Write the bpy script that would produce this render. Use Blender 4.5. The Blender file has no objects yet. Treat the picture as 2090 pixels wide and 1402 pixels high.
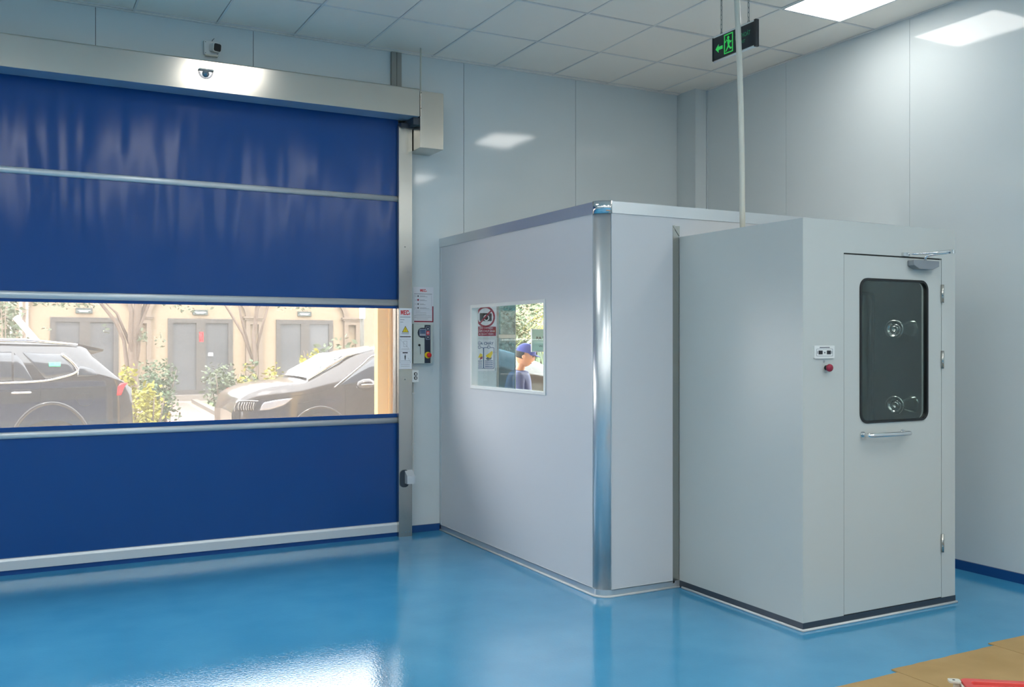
import bpy, math, random
from mathutils import Vector, Matrix
random.seed(7)
R = math.radians
SC = bpy.context.scene
COL = SC.collection

# ------------------------------------------------------------------ camera
HEYE = 1.5
cam_data = bpy.data.cameras.new('camera')
cam_data.sensor_width = 36.0
cam_data.lens = 36.0 * 1945.0 / 2090.0
cam_data.clip_start = 0.05
cam_data.clip_end = 300
cam = bpy.data.objects.new('camera', cam_data)
COL.objects.link(cam)
cam.location = (0, 0, HEYE)
cam.rotation_euler = (R(90), 0, R(-28.0))
SC.camera = cam

# ------------------------------------------------------------------ world, sun, exposure
world = bpy.data.worlds.new('world')
SC.world = world
world.use_nodes = True
_b = world.node_tree.nodes['Background']
_b.inputs[0].default_value = (0.96, 0.98, 0.99, 1)
_b.inputs[1].default_value = 8.0
sun_data = bpy.data.lights.new('sun', 'SUN')
sun_data.energy = 4.0
sun_data.angle = R(1.5)
sun_data.color = (1.0, 0.93, 0.82)
sun = bpy.data.objects.new('sun', sun_data)
COL.objects.link(sun)
sun.rotation_euler = (R(27), 0, R(-28))
SC.view_settings.view_transform = 'Standard'
SC.view_settings.look = 'None'
SC.view_settings.exposure = 0.67
SC.view_settings.gamma = 1.0
SC.view_settings.use_curve_mapping = False
LAMP = 7.5          # ceiling panel emission
CEIL = 3.79


# ------------------------------------------------------------------ materials
def srgb(r, g, b):
    def c(u):
        u /= 255.0
        return u / 12.92 if u <= 0.04045 else ((u + 0.055) / 1.055) ** 2.4
    return (c(r), c(g), c(b), 1)


def mat(name, col, rough=0.5, metal=0.0, spec=0.5, emit=None, estr=0, bump=None, ior=None, coat=0, vary=None, aniso=None):
    """principled material; bump=(scale vector, strength, distance), vary=(scale, second colour, contrast)"""
    m = bpy.data.materials.new(name)
    m.use_nodes = True
    nt = m.node_tree
    p = nt.nodes['Principled BSDF']
    p.inputs['Base Color'].default_value = col
    p.inputs['Roughness'].default_value = rough
    p.inputs['Metallic'].default_value = metal
    p.inputs['Specular IOR Level'].default_value = spec
    if ior:
        p.inputs['IOR'].default_value = ior
    if coat:
        p.inputs['Coat Weight'].default_value = coat
        p.inputs['Coat Roughness'].default_value = 0.04
    if emit:
        p.inputs['Emission Color'].default_value = emit
        p.inputs['Emission Strength'].default_value = estr
    geo = None
    if bump or vary:
        geo = nt.nodes.new('ShaderNodeNewGeometry')
    if bump:
        sc, st, dist = bump
        mp = nt.nodes.new('ShaderNodeVectorMath')
        mp.operation = 'MULTIPLY'
        mp.inputs[1].default_value = sc
        nt.links.new(geo.outputs['Position'], mp.inputs[0])
        n = nt.nodes.new('ShaderNodeTexNoise')
        n.inputs['Scale'].default_value = 1.0
        n.inputs['Detail'].default_value = 2.0
        nt.links.new(mp.outputs[0], n.inputs['Vector'])
        b = nt.nodes.new('ShaderNodeBump')
        b.inputs['Strength'].default_value = st
        b.inputs['Distance'].default_value = dist
        nt.links.new(n.outputs['Fac'], b.inputs['Height'])
        nt.links.new(b.outputs[0], p.inputs['Normal'])
    if vary:
        sc, col2, lo, hi = vary
        mp = nt.nodes.new('ShaderNodeVectorMath')
        mp.operation = 'MULTIPLY'
        mp.inputs[1].default_value = sc
        nt.links.new(geo.outputs['Position'], mp.inputs[0])
        n = nt.nodes.new('ShaderNodeTexNoise')
        n.inputs['Scale'].default_value = 1.0
        n.inputs['Detail'].default_value = 4.0
        nt.links.new(mp.outputs[0], n.inputs['Vector'])
        r = nt.nodes.new('ShaderNodeMapRange')
        r.inputs['From Min'].default_value = lo
        r.inputs['From Max'].default_value = hi
        nt.links.new(n.outputs['Fac'], r.inputs['Value'])
        mx = nt.nodes.new('ShaderNodeMix')
        mx.data_type = 'RGBA'
        mx.inputs[6].default_value = col
        mx.inputs[7].default_value = col2
        nt.links.new(r.outputs[0], mx.inputs[0])
        nt.links.new(mx.outputs[2], p.inputs['Base Color'])
    return m


def clear_mat(name, tint=(1, 1, 1, 1), haze=0.0, gloss=0.06, rough=0.02, haze_col=(1, 1, 1, 1), fres=0.5):
    """pane that lets straight light through: transparent + translucent haze + a fresnel sheen"""
    m = bpy.data.materials.new(name)
    m.use_nodes = True
    nt = m.node_tree
    nt.nodes.remove(nt.nodes['Principled BSDF'])
    out = nt.nodes['Material Output']
    t = nt.nodes.new('ShaderNodeBsdfTransparent')
    t.inputs[0].default_value = tint
    last = t.outputs[0]
    if haze > 0:
        tr = nt.nodes.new('ShaderNodeBsdfTranslucent')
        tr.inputs[0].default_value = haze_col
        mx = nt.nodes.new('ShaderNodeMixShader')
        mx.inputs[0].default_value = haze
        nt.links.new(last, mx.inputs[1])
        nt.links.new(tr.outputs[0], mx.inputs[2])
        last = mx.outputs[0]
    g = nt.nodes.new('ShaderNodeBsdfGlossy')
    g.inputs['Roughness'].default_value = rough
    fr = nt.nodes.new('ShaderNodeLayerWeight')
    fr.inputs['Blend'].default_value = 0.25
    mul = nt.nodes.new('ShaderNodeMath')
    mul.operation = 'MULTIPLY_ADD'
    mul.inputs[1].default_value = 0.5
    mul.inputs[2].default_value = gloss
    nt.links.new(fr.outputs['Fresnel'], mul.inputs[0])
    mul.inputs[1].default_value = fres
    if haze > 0:
        mul.inputs[1].default_value = 0.15
    mx = nt.nodes.new('ShaderNodeMixShader')
    nt.links.new(mul.outputs[0], mx.inputs[0])
    nt.links.new(last, mx.inputs[1])
    nt.links.new(g.outputs[0], mx.inputs[2])
    nt.links.new(mx.outputs[0], out.inputs[0])
    return m


M = {}
M['wall'] = mat('wall_panel_paint', srgb(212, 220, 222), 0.07, spec=0.42, bump=((0.7, 0.7, 0.35), 0.25, 0.05))
M['booth'] = mat('booth_panel_paint', srgb(206, 207, 210), 0.30, spec=0.4)
M['seam'] = mat('dark_joint', srgb(70, 76, 80), 0.6)
M['ceil'] = mat('ceiling_tile', srgb(250, 243, 232), 0.38, spec=0.35, bump=((1.2, 1.2, 1), 0.3, 0.03))
M['tbar'] = mat('ceiling_tee', srgb(232, 230, 226), 0.4)
M['void'] = mat('ceiling_void', srgb(40, 42, 44), 0.8)
M['floor'] = mat('epoxy_floor', srgb(62, 142, 184), 0.055, ior=1.62, bump=((85, 85, 85), 0.16, 0.003),
                 vary=((3.0, 3.0, 3.0), srgb(72, 151, 192), 0.35, 0.7))
M['skirt'] = mat('blue_cove', srgb(24, 74, 134), 0.2)
M['blue'] = mat('blue_curtain', srgb(27, 74, 138), 0.15, spec=0.3, bump=((2.6, 1.0, 0.5), 0.55, 0.05))
M['alu'] = mat('aluminium', srgb(214, 217, 219), 0.32, 0.75, bump=((200, 200, 2), 0.03, 0.001))
M['bar'] = mat('silver_rail', srgb(206, 212, 216), 0.35, 0.35)
M['steel'] = mat('brushed_steel', srgb(205, 200, 190), 0.20, 1.0, bump=((1.4, 60, 0.2), 0.05, 0.01))
M['post'] = mat('post_steel', srgb(184, 182, 176), 0.26, 1.0, bump=((1, 1, 3), 0.12, 0.02))
M['under'] = mat('reflection_tint', srgb(170, 188, 206), 0.35, 0.2)  # bluish base colour stands in for light reflected under the header
M['chrome'] = mat('chrome', srgb(225, 225, 225), 0.10, 1.0)
M['grey_metal'] = mat('closer_grey', srgb(150, 155, 160), 0.4, 0.5)
M['as_side'] = mat('cabinet_paint', srgb(190, 194, 191), 0.30, spec=0.45)
M['as_front'] = M['as_side']
M['inner'] = mat('inner_steel', srgb(140, 152, 150), 0.05, 1.0, bump=((2.5, 2.5, 1.6), 0.22, 0.01))
M['dark'] = mat('dark_channel', srgb(62, 70, 80), 0.35, 0.3)
M['black'] = mat('black_rubber', srgb(22, 24, 26), 0.45)
M['sealant'] = mat('sealant', srgb(206, 208, 208), 0.5)
M['white'] = mat('white_plastic', srgb(222, 224, 222), 0.4)
M['paper'] = mat('white_sticker', srgb(222, 224, 230), 0.35)
M['ink'] = mat('grey_ink', srgb(110, 112, 120), 0.6)
M['inkblack'] = mat('black_ink', srgb(30, 30, 36), 0.6)
M['red'] = mat('red_print', srgb(205, 28, 38), 0.5)
M['maroon'] = mat('maroon_print', srgb(150, 30, 60), 0.5)
M['yellow'] = mat('yellow_print', srgb(228, 200, 30), 0.5)
M['bluepr'] = mat('blue_print', srgb(20, 70, 120), 0.5)
M['boxgrey'] = mat('box_paint', srgb(190, 198, 192), 0.4)
M['navy'] = mat('navy_panel', srgb(22, 38, 58), 0.4)
M['lcd'] = mat('display', srgb(70, 92, 120), 0.2)
M['keys'] = mat('keypad_grey', srgb(120, 130, 150), 0.4)
M['cream'] = mat('cream_pvc', srgb(206, 204, 192), 0.4)
M['trunk'] = mat('trunking', srgb(150, 150, 144), 0.5)
M['card'] = mat('cardboard', srgb(172, 142, 94), 0.75, vary=((5, 5, 5), srgb(160, 130, 82), 0.3, 0.7))
M['redplastic'] = mat('red_plastic', srgb(214, 86, 80), 0.4, vary=((9, 9, 9), srgb(204, 64, 64), 0.4, 0.7))
M['green_led'] = mat('green_print', srgb(60, 200, 90), 0.5, emit=srgb(50, 205, 90), estr=0.22)
M['dim_green'] = mat('dim_green_print', srgb(60, 160, 110), 0.5)
M['signblack'] = mat('sign_black', srgb(40, 44, 48), 0.3)
M['lamp'] = mat('lamp_diffuser', (1, 1, 1, 1), 0.5, emit=(1.0, 0.975, 0.92, 1), estr=LAMP)
M['ground'] = mat('paving', srgb(152, 134, 118), 0.8, vary=((0.8, 0.8, 0.8), srgb(138, 121, 106), 0.4, 0.6))
M['bounce'] = mat('bounce_ground', srgb(236, 214, 184), 0.6)  # pale warm colour chosen to throw light indoors
M['path'] = mat('red_paving', srgb(112, 92, 86), 0.8)
M['kerb'] = mat('kerb', srgb(104, 98, 92), 0.8)
M['grass'] = mat('lawn', srgb(76, 98, 60), 0.9, vary=((6, 6, 6), srgb(92, 112, 68), 0.4, 0.6))
M['facade'] = mat('facade_paint', srgb(134, 118, 99), 0.8)
M['facade2'] = mat('facade_moulding', srgb(108, 95, 83), 0.8)
M['frame_out'] = mat('grey_frames', srgb(66, 62, 60), 0.5)
M['glass_out'] = mat('dark_glass', srgb(72, 74, 78), 0.12, spec=0.3, vary=((0.6, 1, 1.4), srgb(86, 87, 90), 0.35, 0.65))
M['plate'] = mat('door_plate', srgb(58, 68, 66), 0.5)
M['pillar'] = mat('ochre_pillar', srgb(236, 196, 122), 0.7)
M['bark'] = mat('bark', srgb(104, 90, 80), 0.9, bump=((20, 20, 6), 0.6, 0.03))
M['leaf_g'] = mat('green_leaf', srgb(60, 82, 52), 0.6)
M['leaf_p'] = mat('pale_leaf', srgb(84, 96, 72), 0.6)
M['leaf_y'] = mat('yellow_leaf', srgb(146, 142, 32), 0.6)
M['carblack'] = mat('black_car_paint', srgb(38, 39, 46), 0.10, spec=0.6, coat=0.6)
M['cargrey'] = mat('grey_car_paint', srgb(64, 60, 60), 0.14, 0.4, coat=0.6)
M['carglass'] = mat('car_glass', srgb(48, 54, 64), 0.05, spec=0.8)
M['tyre'] = mat('tyre', srgb(36, 36, 38), 0.8)
M['tail'] = mat('tail_red', srgb(205, 30, 50), 0.2)
M['head'] = mat('headlamp', srgb(170, 170, 176), 0.08, 0.4)
M['sticker'] = mat('green_sticker', srgb(70, 210, 150), 0.5)
M['cement'] = mat('cement', srgb(120, 118, 116), 0.8)
M['skin'] = mat('skin', srgb(220, 160, 130), 0.6)
M['uniform'] = mat('uniform', srgb(96, 104, 150), 0.8)
M['cap'] = mat('cap_blue', srgb(80, 88, 176), 0.8)
M['hair'] = mat('hair', srgb(30, 26, 26), 0.7)
M['mint'] = mat('mint_board', srgb(160, 196, 180), 0.4)
M['pvc'] = clear_mat('clear_curtain', (0.75, 0.75, 0.75, 1), haze=0.035, gloss=0.02, haze_col=(0.97, 0.95, 0.93, 1))
M['glass'] = clear_mat('clear_glass', (0.96, 0.985, 0.975, 1), gloss=0.006, fres=0.12)
M['tint'] = clear_mat('tinted_glass', (0.30, 0.42, 0.48, 1), haze=0.05, gloss=0.06, haze_col=srgb(150, 175, 185))
M['dglass'] = clear_mat('cabinet_door_glass', (0.80, 0.85, 0.83, 1), gloss=0.01, fres=0.25)
M['lens'] = clear_mat('sensor_lens', (0.6, 0.62, 0.68, 1), gloss=0.12)


# ------------------------------------------------------------------ mesh building
ORG = {}


def logo(mb, mp, x, z, w, h, c, m=0):
    """block capitals M E C and a small i"""
    k = w / 3.55
    M_ = [(0, 0), (0, 1), (.36, 1), (.52, .55), (.68, 1), (1.04, 1), (1.04, 0), (.78, 0), (.78, .62), (.60, .12), (.44, .12), (.26, .62), (.26, 0)]
    E_ = [(1.16, 0), (1.16, 1), (1.92, 1), (1.92, .80), (1.44, .80), (1.44, .60), (1.84, .60), (1.84, .41), (1.44, .41), (1.44, .20), (1.92, .20), (1.92, 0)]
    C_ = [(2.04, .12), (2.04, .88), (2.16, 1), (2.86, 1), (2.98, .88), (2.98, .66), (2.72, .66), (2.72, .80), (2.32, .80), (2.32, .20), (2.72, .20), (2.72, .34), (2.98, .34), (2.98, .12), (2.86, 0), (2.16, 0)]
    I_ = [(3.16, 0), (3.16, .52), (3.42, .52), (3.42, 0)]
    for poly in (M_, E_, C_, I_):
        mb.prism([(x + a * k, z + b * h) for a, b in poly], mp, c, c + .0004, m)
    return mb


class MB:
    def __init__(self):
        self.v = []; self.f = []; self.m = []; self.s = []

    def add(self, verts, faces, m=0, smooth=False):
        o = len(self.v)
        self.v += [tuple(p) for p in verts]
        for f in faces:
            self.f.append([i + o for i in f]); self.m.append(m); self.s.append(smooth)
        return self

    def box(self, x0, y0, z0, x1, y1, z1, m=0):
        v = [(x, y, z) for z in (z0, z1) for y in (y0, y1) for x in (x0, x1)]
        return self.add(v, [(0, 2, 3, 1), (4, 5, 7, 6), (0, 1, 5, 4), (2, 6, 7, 3), (0, 4, 6, 2), (1, 3, 7, 5)], m)

    def prism(self, poly, mp, c0, c1, m=0, smooth=False):
        n = len(poly)
        v = [mp(a, b, c0) for a, b in poly] + [mp(a, b, c1) for a, b in poly]
        self.add(v, [list(range(n)), list(range(2 * n - 1, n - 1, -1))], m)
        o = len(self.v) - 2 * n
        for i in range(n):
            j = (i + 1) % n
            self.f.append([o + i, o + n + i, o + n + j, o + j]); self.m.append(m); self.s.append(smooth)
        return self

    def ring(self, outer, inner, mp, c0, c1, m=0):
        n = len(outer)
        v = []
        for pl, c in ((outer, c0), (inner, c0), (inner, c1), (outer, c1)):
            v += [mp(a, b, c) for a, b in pl]
        fs = []
        for k in range(4):
            k2 = (k + 1) % 4
            for i in range(n):
                j = (i + 1) % n
                fs.append((k * n + i, k * n + j, k2 * n + j, k2 * n + i))
        return self.add(v, fs, m)

    def tube(self, pts, r, n=10, m=0, cap=True, smooth=True):
        pts = [Vector(p) for p in pts]
        rs = r if isinstance(r, (list, tuple)) else [r] * len(pts)
        v = []
        prev = None
        for i, p in enumerate(pts):
            a = pts[max(i - 1, 0)]; b = pts[min(i + 1, len(pts) - 1)]
            t = (b - a).normalized()
            u = prev - t * prev.dot(t) if prev is not None else t.orthogonal()
            if u.length < 1e-6:
                u = t.orthogonal()
            u.normalize(); prev = u
            w = t.cross(u)
            for k in range(n):
                an = 2 * math.pi * k / n
                v.append(p + (u * math.cos(an) + w * math.sin(an)) * rs[i])
        fs = []
        for i in range(len(pts) - 1):
            for k in range(n):
                k2 = (k + 1) % n
                fs.append((i * n + k, i * n + k2, (i + 1) * n + k2, (i + 1) * n + k))
        self.add(v, fs, m, smooth)
        if cap:
            o = len(self.v) - len(v)
            self.f.append([o + k for k in range(n)][::-1]); self.m.append(m); self.s.append(False)
            o2 = o + (len(pts) - 1) * n
            self.f.append([o2 + k for k in range(n)]); self.m.append(m); self.s.append(False)
        return self

    def lathe(self, prof, c, axis, n=20, m=0, a0=0.0, a1=360.0, smooth=True):
        """prof: (radius, distance along axis)"""
        c = Vector(c); t = Vector(axis).normalized()
        u = t.orthogonal().normalized(); w = t.cross(u)
        full = abs(a1 - a0) > 359
        cnt = n if full else n + 1
        v = []
        for r, d in prof:
            for k in range(cnt):
                an = R(a0 + (a1 - a0) * k / n)
                v.append(c + t * d + (u * math.cos(an) + w * math.sin(an)) * r)
        fs = []
        for i in range(len(prof) - 1):
            for k in range(n):
                k2 = (k + 1) % cnt if full else k + 1
                fs.append((i * cnt + k, i * cnt + k2, (i + 1) * cnt + k2, (i + 1) * cnt + k))
        return self.add(v, fs, m, smooth)

    def disc(self, c, axis, r, thick, n=20, m=0):
        return self.lathe([(0.0001, 0), (r, 0), (r, thick), (0.0001, thick)], c, axis, n, m, smooth=False)

    def text(self, s, size, mp, a, b, c, m=0, width=None, bold=0.0, align='LEFT'):
        cu = bpy.data.curves.new('t', 'FONT')
        cu.body = s; cu.size = size; cu.offset = bold; cu.resolution_u = 2
        ob = bpy.data.objects.new('t', cu)
        COL.objects.link(ob)
        dg = bpy.context.evaluated_depsgraph_get()
        dg.update()
        me = bpy.data.meshes.new_from_object(ob.evaluated_get(dg))
        if len(me.vertices):
            xs = [v.co.x for v in me.vertices]
            x0, x1 = min(xs), max(xs)
            k = (width / (x1 - x0)) if width and x1 > x0 else 1.0
            sh = {'LEFT': x0, 'CENTER': (x0 + x1) / 2, 'RIGHT': x1}[align]
            vs = [mp(a + (v.co.x - sh) * k, b + v.co.y, c) for v in me.vertices]
            self.add(vs, [list(p.vertices) for p in me.polygons], m)
        bpy.data.meshes.remove(me)
        bpy.data.objects.remove(ob)
        bpy.data.curves.remove(cu)
        return self

    def build(self, name, mats, parent=None, local=False, bevel=0, smooth=False, fix=True):
        off = Vector((0, 0, 0))
        if parent is not None and not local:
            off = ORG.get(parent.name, Vector((0, 0, 0)))
        me = bpy.data.meshes.new(name)
        me.from_pydata([tuple(Vector(p) - off) for p in self.v], [], self.f)
        if not isinstance(mats, (list, tuple)):
            mats = [mats]
        for k in mats:
            me.materials.append(M[k] if isinstance(k, str) else k)
        for i, p in enumerate(me.polygons):
            p.material_index = self.m[i]
            p.use_smooth = self.s[i] or smooth
        if fix:
            import bmesh
            bm = bmesh.new(); bm.from_mesh(me)
            bmesh.ops.recalc_face_normals(bm, faces=bm.faces)
            bm.to_mesh(me); bm.free()
        o = bpy.data.objects.new(name, me)
        COL.objects.link(o)
        if parent is not None:
            o.parent = parent
            ORG[o.name] = off
        else:
            ORG[o.name] = Vector((0, 0, 0))
        if bevel:
            b = o.modifiers.new('bevel', 'BEVEL')
            b.width = bevel; b.segments = 2; b.limit_method = 'ANGLE'; b.angle_limit = R(40)
            for p in me.polygons:
                p.use_smooth = True
            w = o.modifiers.new('wn', 'WEIGHTED_NORMAL')
            w.keep_sharp = True
        return o


def PY(a, b, c): return (a, c, b)      # plane facing y: a=x, b=z, c=y
def PX(a, b, c): return (c, a, b)      # plane facing x: a=y, b=z, c=x
def PZ(a, b, c): return (a, b, c)


def tag(o, label=None, cat=None, group=None, kind=None):
    if label: o['label'] = label
    if cat: o['category'] = cat
    if group: o['group'] = group
    if kind: o['kind'] = kind
    return o


def root(name, loc, label, cat, group=None):
    o = bpy.data.objects.new(name, None)
    COL.objects.link(o)
    o.location = loc
    o.empty_display_size = 0.1
    ORG[o.name] = Vector(loc)
    return tag(o, label, cat, group)


def rect(x0, z0, x1, z1):
    return [(x0, z0), (x1, z0), (x1, z1), (x0, z1)]


def rr(x0, z0, x1, z1, r, n=6):
    out = []
    for cx, cz, a in ((x1 - r, z0 + r, -90), (x1 - r, z1 - r, 0), (x0 + r, z1 - r, 90), (x0 + r, z0 + r, 180)):
        for k in range(n + 1):
            an = R(a + 90.0 * k / n)
            out.append((cx + r * math.cos(an), cz + r * math.sin(an)))
    return out


def struct(mb, name, m, **k):
    return tag(mb.build(name, m, **k), kind='structure')


def copy_tree(o, parent=None):
    c = o.copy(); COL.objects.link(c)
    if parent is not None:
        c.parent = parent
    for ch in list(o.children):
        copy_tree(ch, c)
    return c


# ================================================================== SETTING
WR = 5.61          # right wall plane
WB = 7.05          # wall with the shutter
XL, YF = -6.0, -5.0
GZ = -0.20         # outdoor ground

struct(MB().box(XL - .2, YF - .2, -0.12, WR + .2, 7.20, 0.0), 'floor', 'floor')


def wall_pieces(u_seams, z0, z1, holes, mp, c0, c1, gap=0.004):
    """panels between seams, cut round rectangular holes (u0,u1,z0,z1); dark backing in the joints"""
    mb = MB()
    for a, b in zip(u_seams[:-1], u_seams[1:]):
        a2, b2 = a + gap / 2, b - gap / 2
        cuts = sorted({a2, b2} | {h for q in holes for h in q[:2] if a2 < h < b2})
        for u0, u1 in zip(cuts[:-1], cuts[1:]):
            mid = (u0 + u1) / 2
            zs = [(z0, z1)]
            for q in holes:
                if q[0] < mid < q[1]:
                    nz = []
                    for s0, s1 in zs:
                        if q[2] > s0: nz.append((s0, min(s1, q[2])))
                        if q[3] < s1: nz.append((max(s0, q[3]), s1))
                    zs = nz
            for s0, s1 in zs:
                mb.prism(rect(u0, s0, u1, s1), mp, c0, c1)
                if gap and abs(u0 - a2) < 1e-6:   # dark joint behind the gap
                    mb.prism(rect(a - gap, s0, a + gap, s1), mp, c0 + (c1 - c0) * .1, c1, 1)
    return mb


OPEN = [(-1.62, 2.72, -0.1, 3.30), (3.605, 4.90, -0.1, 2.12)]
struct(wall_pieces([XL, -4.9, -3.83, -2.75, -1.6, -0.53, 0.542, 1.603, 2.70, 3.303, 4.375, 5.475, WR + .1], 0, CEIL + .15, OPEN, PY, WB, WB + .08), 'wall_back', ['wall', 'seam'])
struct(wall_pieces([YF, -3.7, -2.5, -1.3, -.1, 1.1, 2.25, 3.42, 4.60, 5.80, 7.2], 0, CEIL + .15, [], PX, WR, WR + .08, gap=.0025), 'wall_right', ['wall', 'seam'])
WINS = []
struct(wall_pieces([YF, -3.0, -1, 1, 3, 5, 7.2], 0, CEIL + .15, [(a, b, 1.0, 3.0) for a, b in WINS], PX, XL, XL - .08), 'wall_left', ['wall', 'seam'])
for i, (a, b) in enumerate(WINS):
    wq = MB().ring(rect(a, 1.0, b, 3.0), rect(a + .05, 1.05, b - .05, 2.95), PX, XL + .01, XL - .09)
    wq.box(XL - .06, (a + b) / 2 - .02, 1.05, XL - .02, (a + b) / 2 + .02, 2.95)
    wq = struct(wq, 'window_%d' % (i + 1), 'bar')
    MB().prism(rect(a + .05, 1.05, b - .05, 2.95), PX, XL - .045, XL - .04).build('pane', 'glass', wq)
struct(wall_pieces([XL, -4, -2, 0, 2, 4, WR + .1], 0, CEIL + .15, [], PY, YF, YF - .08), 'wall_front', ['wall', 'seam'])
# boxed column in the corner, and its bead
mb = MB()
mb.box(5.475, 6.79, 0, WR, WB, CEIL + .1)
struct(mb, 'wall_corner', 'wall')
struct(MB().box(5.472, 6.787, 2.0, 5.478, 6.793, CEIL).box(WR - .012, 6.775, 2.0, WR, 6.79, CEIL), 'trim_1', 'bar')
# blue coving
struct(MB().box(WR - .014, YF, 0, WR, 4.6, .062), 'baseboard_right', 'skirt')
struct(MB().box(2.80, WB - .012, 0, 3.085, WB, .055), 'baseboard_back', 'skirt')
# ceiling: lay-in tiles on tees
TX = [5.25 - .5585 * k for k in range(-1, 21)]
TY = [7.0 - .70 * k for k in range(0, 18)]
LIGHTS = []
for ix, iy in ((1, 3),):
    LIGHTS.append((TX[2], TX[1], TY[4], TY[3]))
LIGHTS.append((TX[8], TX[7], TY[3], TY[2]))
for cx in (2, 5, 8, 11, 14, 17):  # unseen panels behind the viewer, rows added to raise the light level
    for cy in ((8, 10, 12, 14, 16) if cx in (2, 5) else (7, 9, 11, 13, 15) if cx == 8 else (7, 9, 11, 13, 15) if cx == 11 else (4, 6, 8, 10, 12, 14, 16)):
        LIGHTS.append((TX[cx], TX[cx - 1], TY[cy], TY[cy - 1]))
rng = random.Random(3)
mb = MB()
edgesx = sorted([XL] + [x for x in TX if XL < x < WR] + [WR])
edgesy = sorted([YF] + TY + [WB])
for a, b in zip(edgesx[:-1], edgesx[1:]):
    for c, d in zip(edgesy[:-1], edgesy[1:]):
        if any(abs(a - l[0]) < .01 and abs(c - l[2]) < .01 for l in LIGHTS):
            continue
        g = .0075
        zz = [CEIL + rng.uniform(0.0, .007) for _ in range(4)]
        mid = CEIL + rng.uniform(-.004, .001)
        x0, x1, y0, y1 = a + g, b - g - rng.uniform(0, .004), c + g, d - g - rng.uniform(.002, .010)
        if x1 - x0 < .02 or y1 - y0 < .02:
            x1, y1 = b, d; x0, y0 = a, c
        v = [(x0, y0, zz[0]), (x1, y0, zz[1]), (x1, y1, zz[2]), (x0, y1, zz[3]), ((x0 + x1) / 2, (y0 + y1) / 2, mid)]
        v += [(x, y, CEIL + .02) for x, y in ((x0, y0), (x1, y0), (x1, y1), (x0, y1))]
        mb.add(v, [(0, 1, 4), (1, 2, 4), (2, 3, 4), (3, 0, 4)], 0, False)
        mb.add(v, [(0, 1, 6, 5), (1, 2, 7, 6), (2, 3, 8, 7), (3, 0, 5, 8)], 0)
mb.box(XL, YF, CEIL + .12, WR, WB, CEIL + .16, 1)
struct(mb, 'ceiling', ['ceil', 'void'])
mb = MB()
for x in edgesx[1:-1]:
    mb.box(x - .007, YF, CEIL - .001, x + .007, WB, CEIL + .03)
for y in edgesy[1:-1]:
    mb.box(XL, y - .007, CEIL - .0005, WR, y + .007, CEIL + .03)
mb.box(XL, WB - .022, CEIL - .004, WR, WB, CEIL + .002)
mb.box(WR - .02, YF, CEIL - .004, WR, WB, CEIL + .002)
struct(mb, 'trim_2', 'tbar')
# recessed lamps
first = None
for i, (x0, x1, y0, y1) in enumerate(LIGHTS):
    if first is None:
        cx, cy = (x0 + x1) / 2, (y0 + y1) / 2
        t = root('ceiling_light', (cx, cy, CEIL), 'square white recessed ceiling light panel glowing near the right wall', 'ceiling light', 'recessed ceiling lights')
        hx, hy = (x1 - x0) / 2 - .005, (y1 - y0) / 2 - .005
        q = MB(); q.ring(rect(-hx, -hy, hx, hy), rect(-hx + .012, -hy + .012, hx - .012, hy - .012), PZ, -.003, .03)
        q.build('frame', 'white', t, local=True)
        q = MB().box(-hx + .012, -hy + .012, .004, hx - .012, hy - .012, .012)
        q.build('diffuser', 'lamp', t, local=True)
        first = t
    else:
        t = copy_tree(first)
        t.location = ((x0 + x1) / 2, (y0 + y1) / 2, CEIL)
        t['label'] = 'unseen square ceiling light panel added over the hall behind the viewer as fill'
        if i == 1:
            t['label'] = 'square recessed ceiling light in front of the shutter header, mirrored in its steel'

booth_fill = copy_tree(first)  # extra lamp added to brighten the booth interior
booth_fill.location = (4.3, 5.9, 2.285); booth_fill.scale = (.9, .9, 1)
booth_fill['label'] = 'small unseen fill light added under the roof to brighten the panel booth'
# ================================================================== ROLLER SHUTTER
CY = 6.98
CX0, CX1 = -1.60, 2.705
sh = root('rapid_roller_shutter', (0.55, CY, 0), 'blue fabric rapid roller shutter with a clear vision strip and steel header', 'roller shutter')


def wavy(x0, x1, z0, z1, amp, seed, nx=60, nz=14):
    mb = MB(); v = []; f = []
    for j in range(nz + 1):
        for i in range(nx + 1):
            x = x0 + (x1 - x0) * i / nx; z = z0 + (z1 - z0) * j / nz
            e = min(1, 4.0 * min(j, nz - j) / nz)
            w = amp * e * (math.sin(x * 5.1 + seed) * .6 + math.sin(x * 9.7 + 1.7 * seed + z) * .3 + math.sin(x * 2.3 - z * 1.3 + seed) * .7)
            v.append((x, CY + w, z))
    for j in range(nz):
        for i in range(nx):
            a = j * (nx + 1) + i
            f.append((a, a + 1, a + nx + 2, a + nx + 1))
    n = len(v)
    v2 = [(x, y + .0025, z) for x, y, z in v]
    mb.add(v, f, 0, True)
    mb.add(v2, [q[::-1] for q in f], 0, True)
    return mb


for z0, z1, s in ((2.63, 3.26, 1.0), (1.82, 2.63, 2.2), (0.10, 0.90, 4.0)):
    wavy(CX0, CX1, z0, z1, .0022, s).build('fabric_panel', 'blue', sh, fix=False)
MB().box(CX0, CY - .001, 1.772, CX1, CY + .002, 1.82).build('fabric_border', 'blue', sh)
MB().box(CX0, CY - .001, .90, CX1, CY + .002, .955).build('fabric_border', 'blue', sh)
pane = MB().box(CX0, CY, .95, CX1, CY + .0012, 1.776).build('vision_strip', 'pvc', sh)
pane['label'] = 'hazy clear plastic vision strip'


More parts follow.
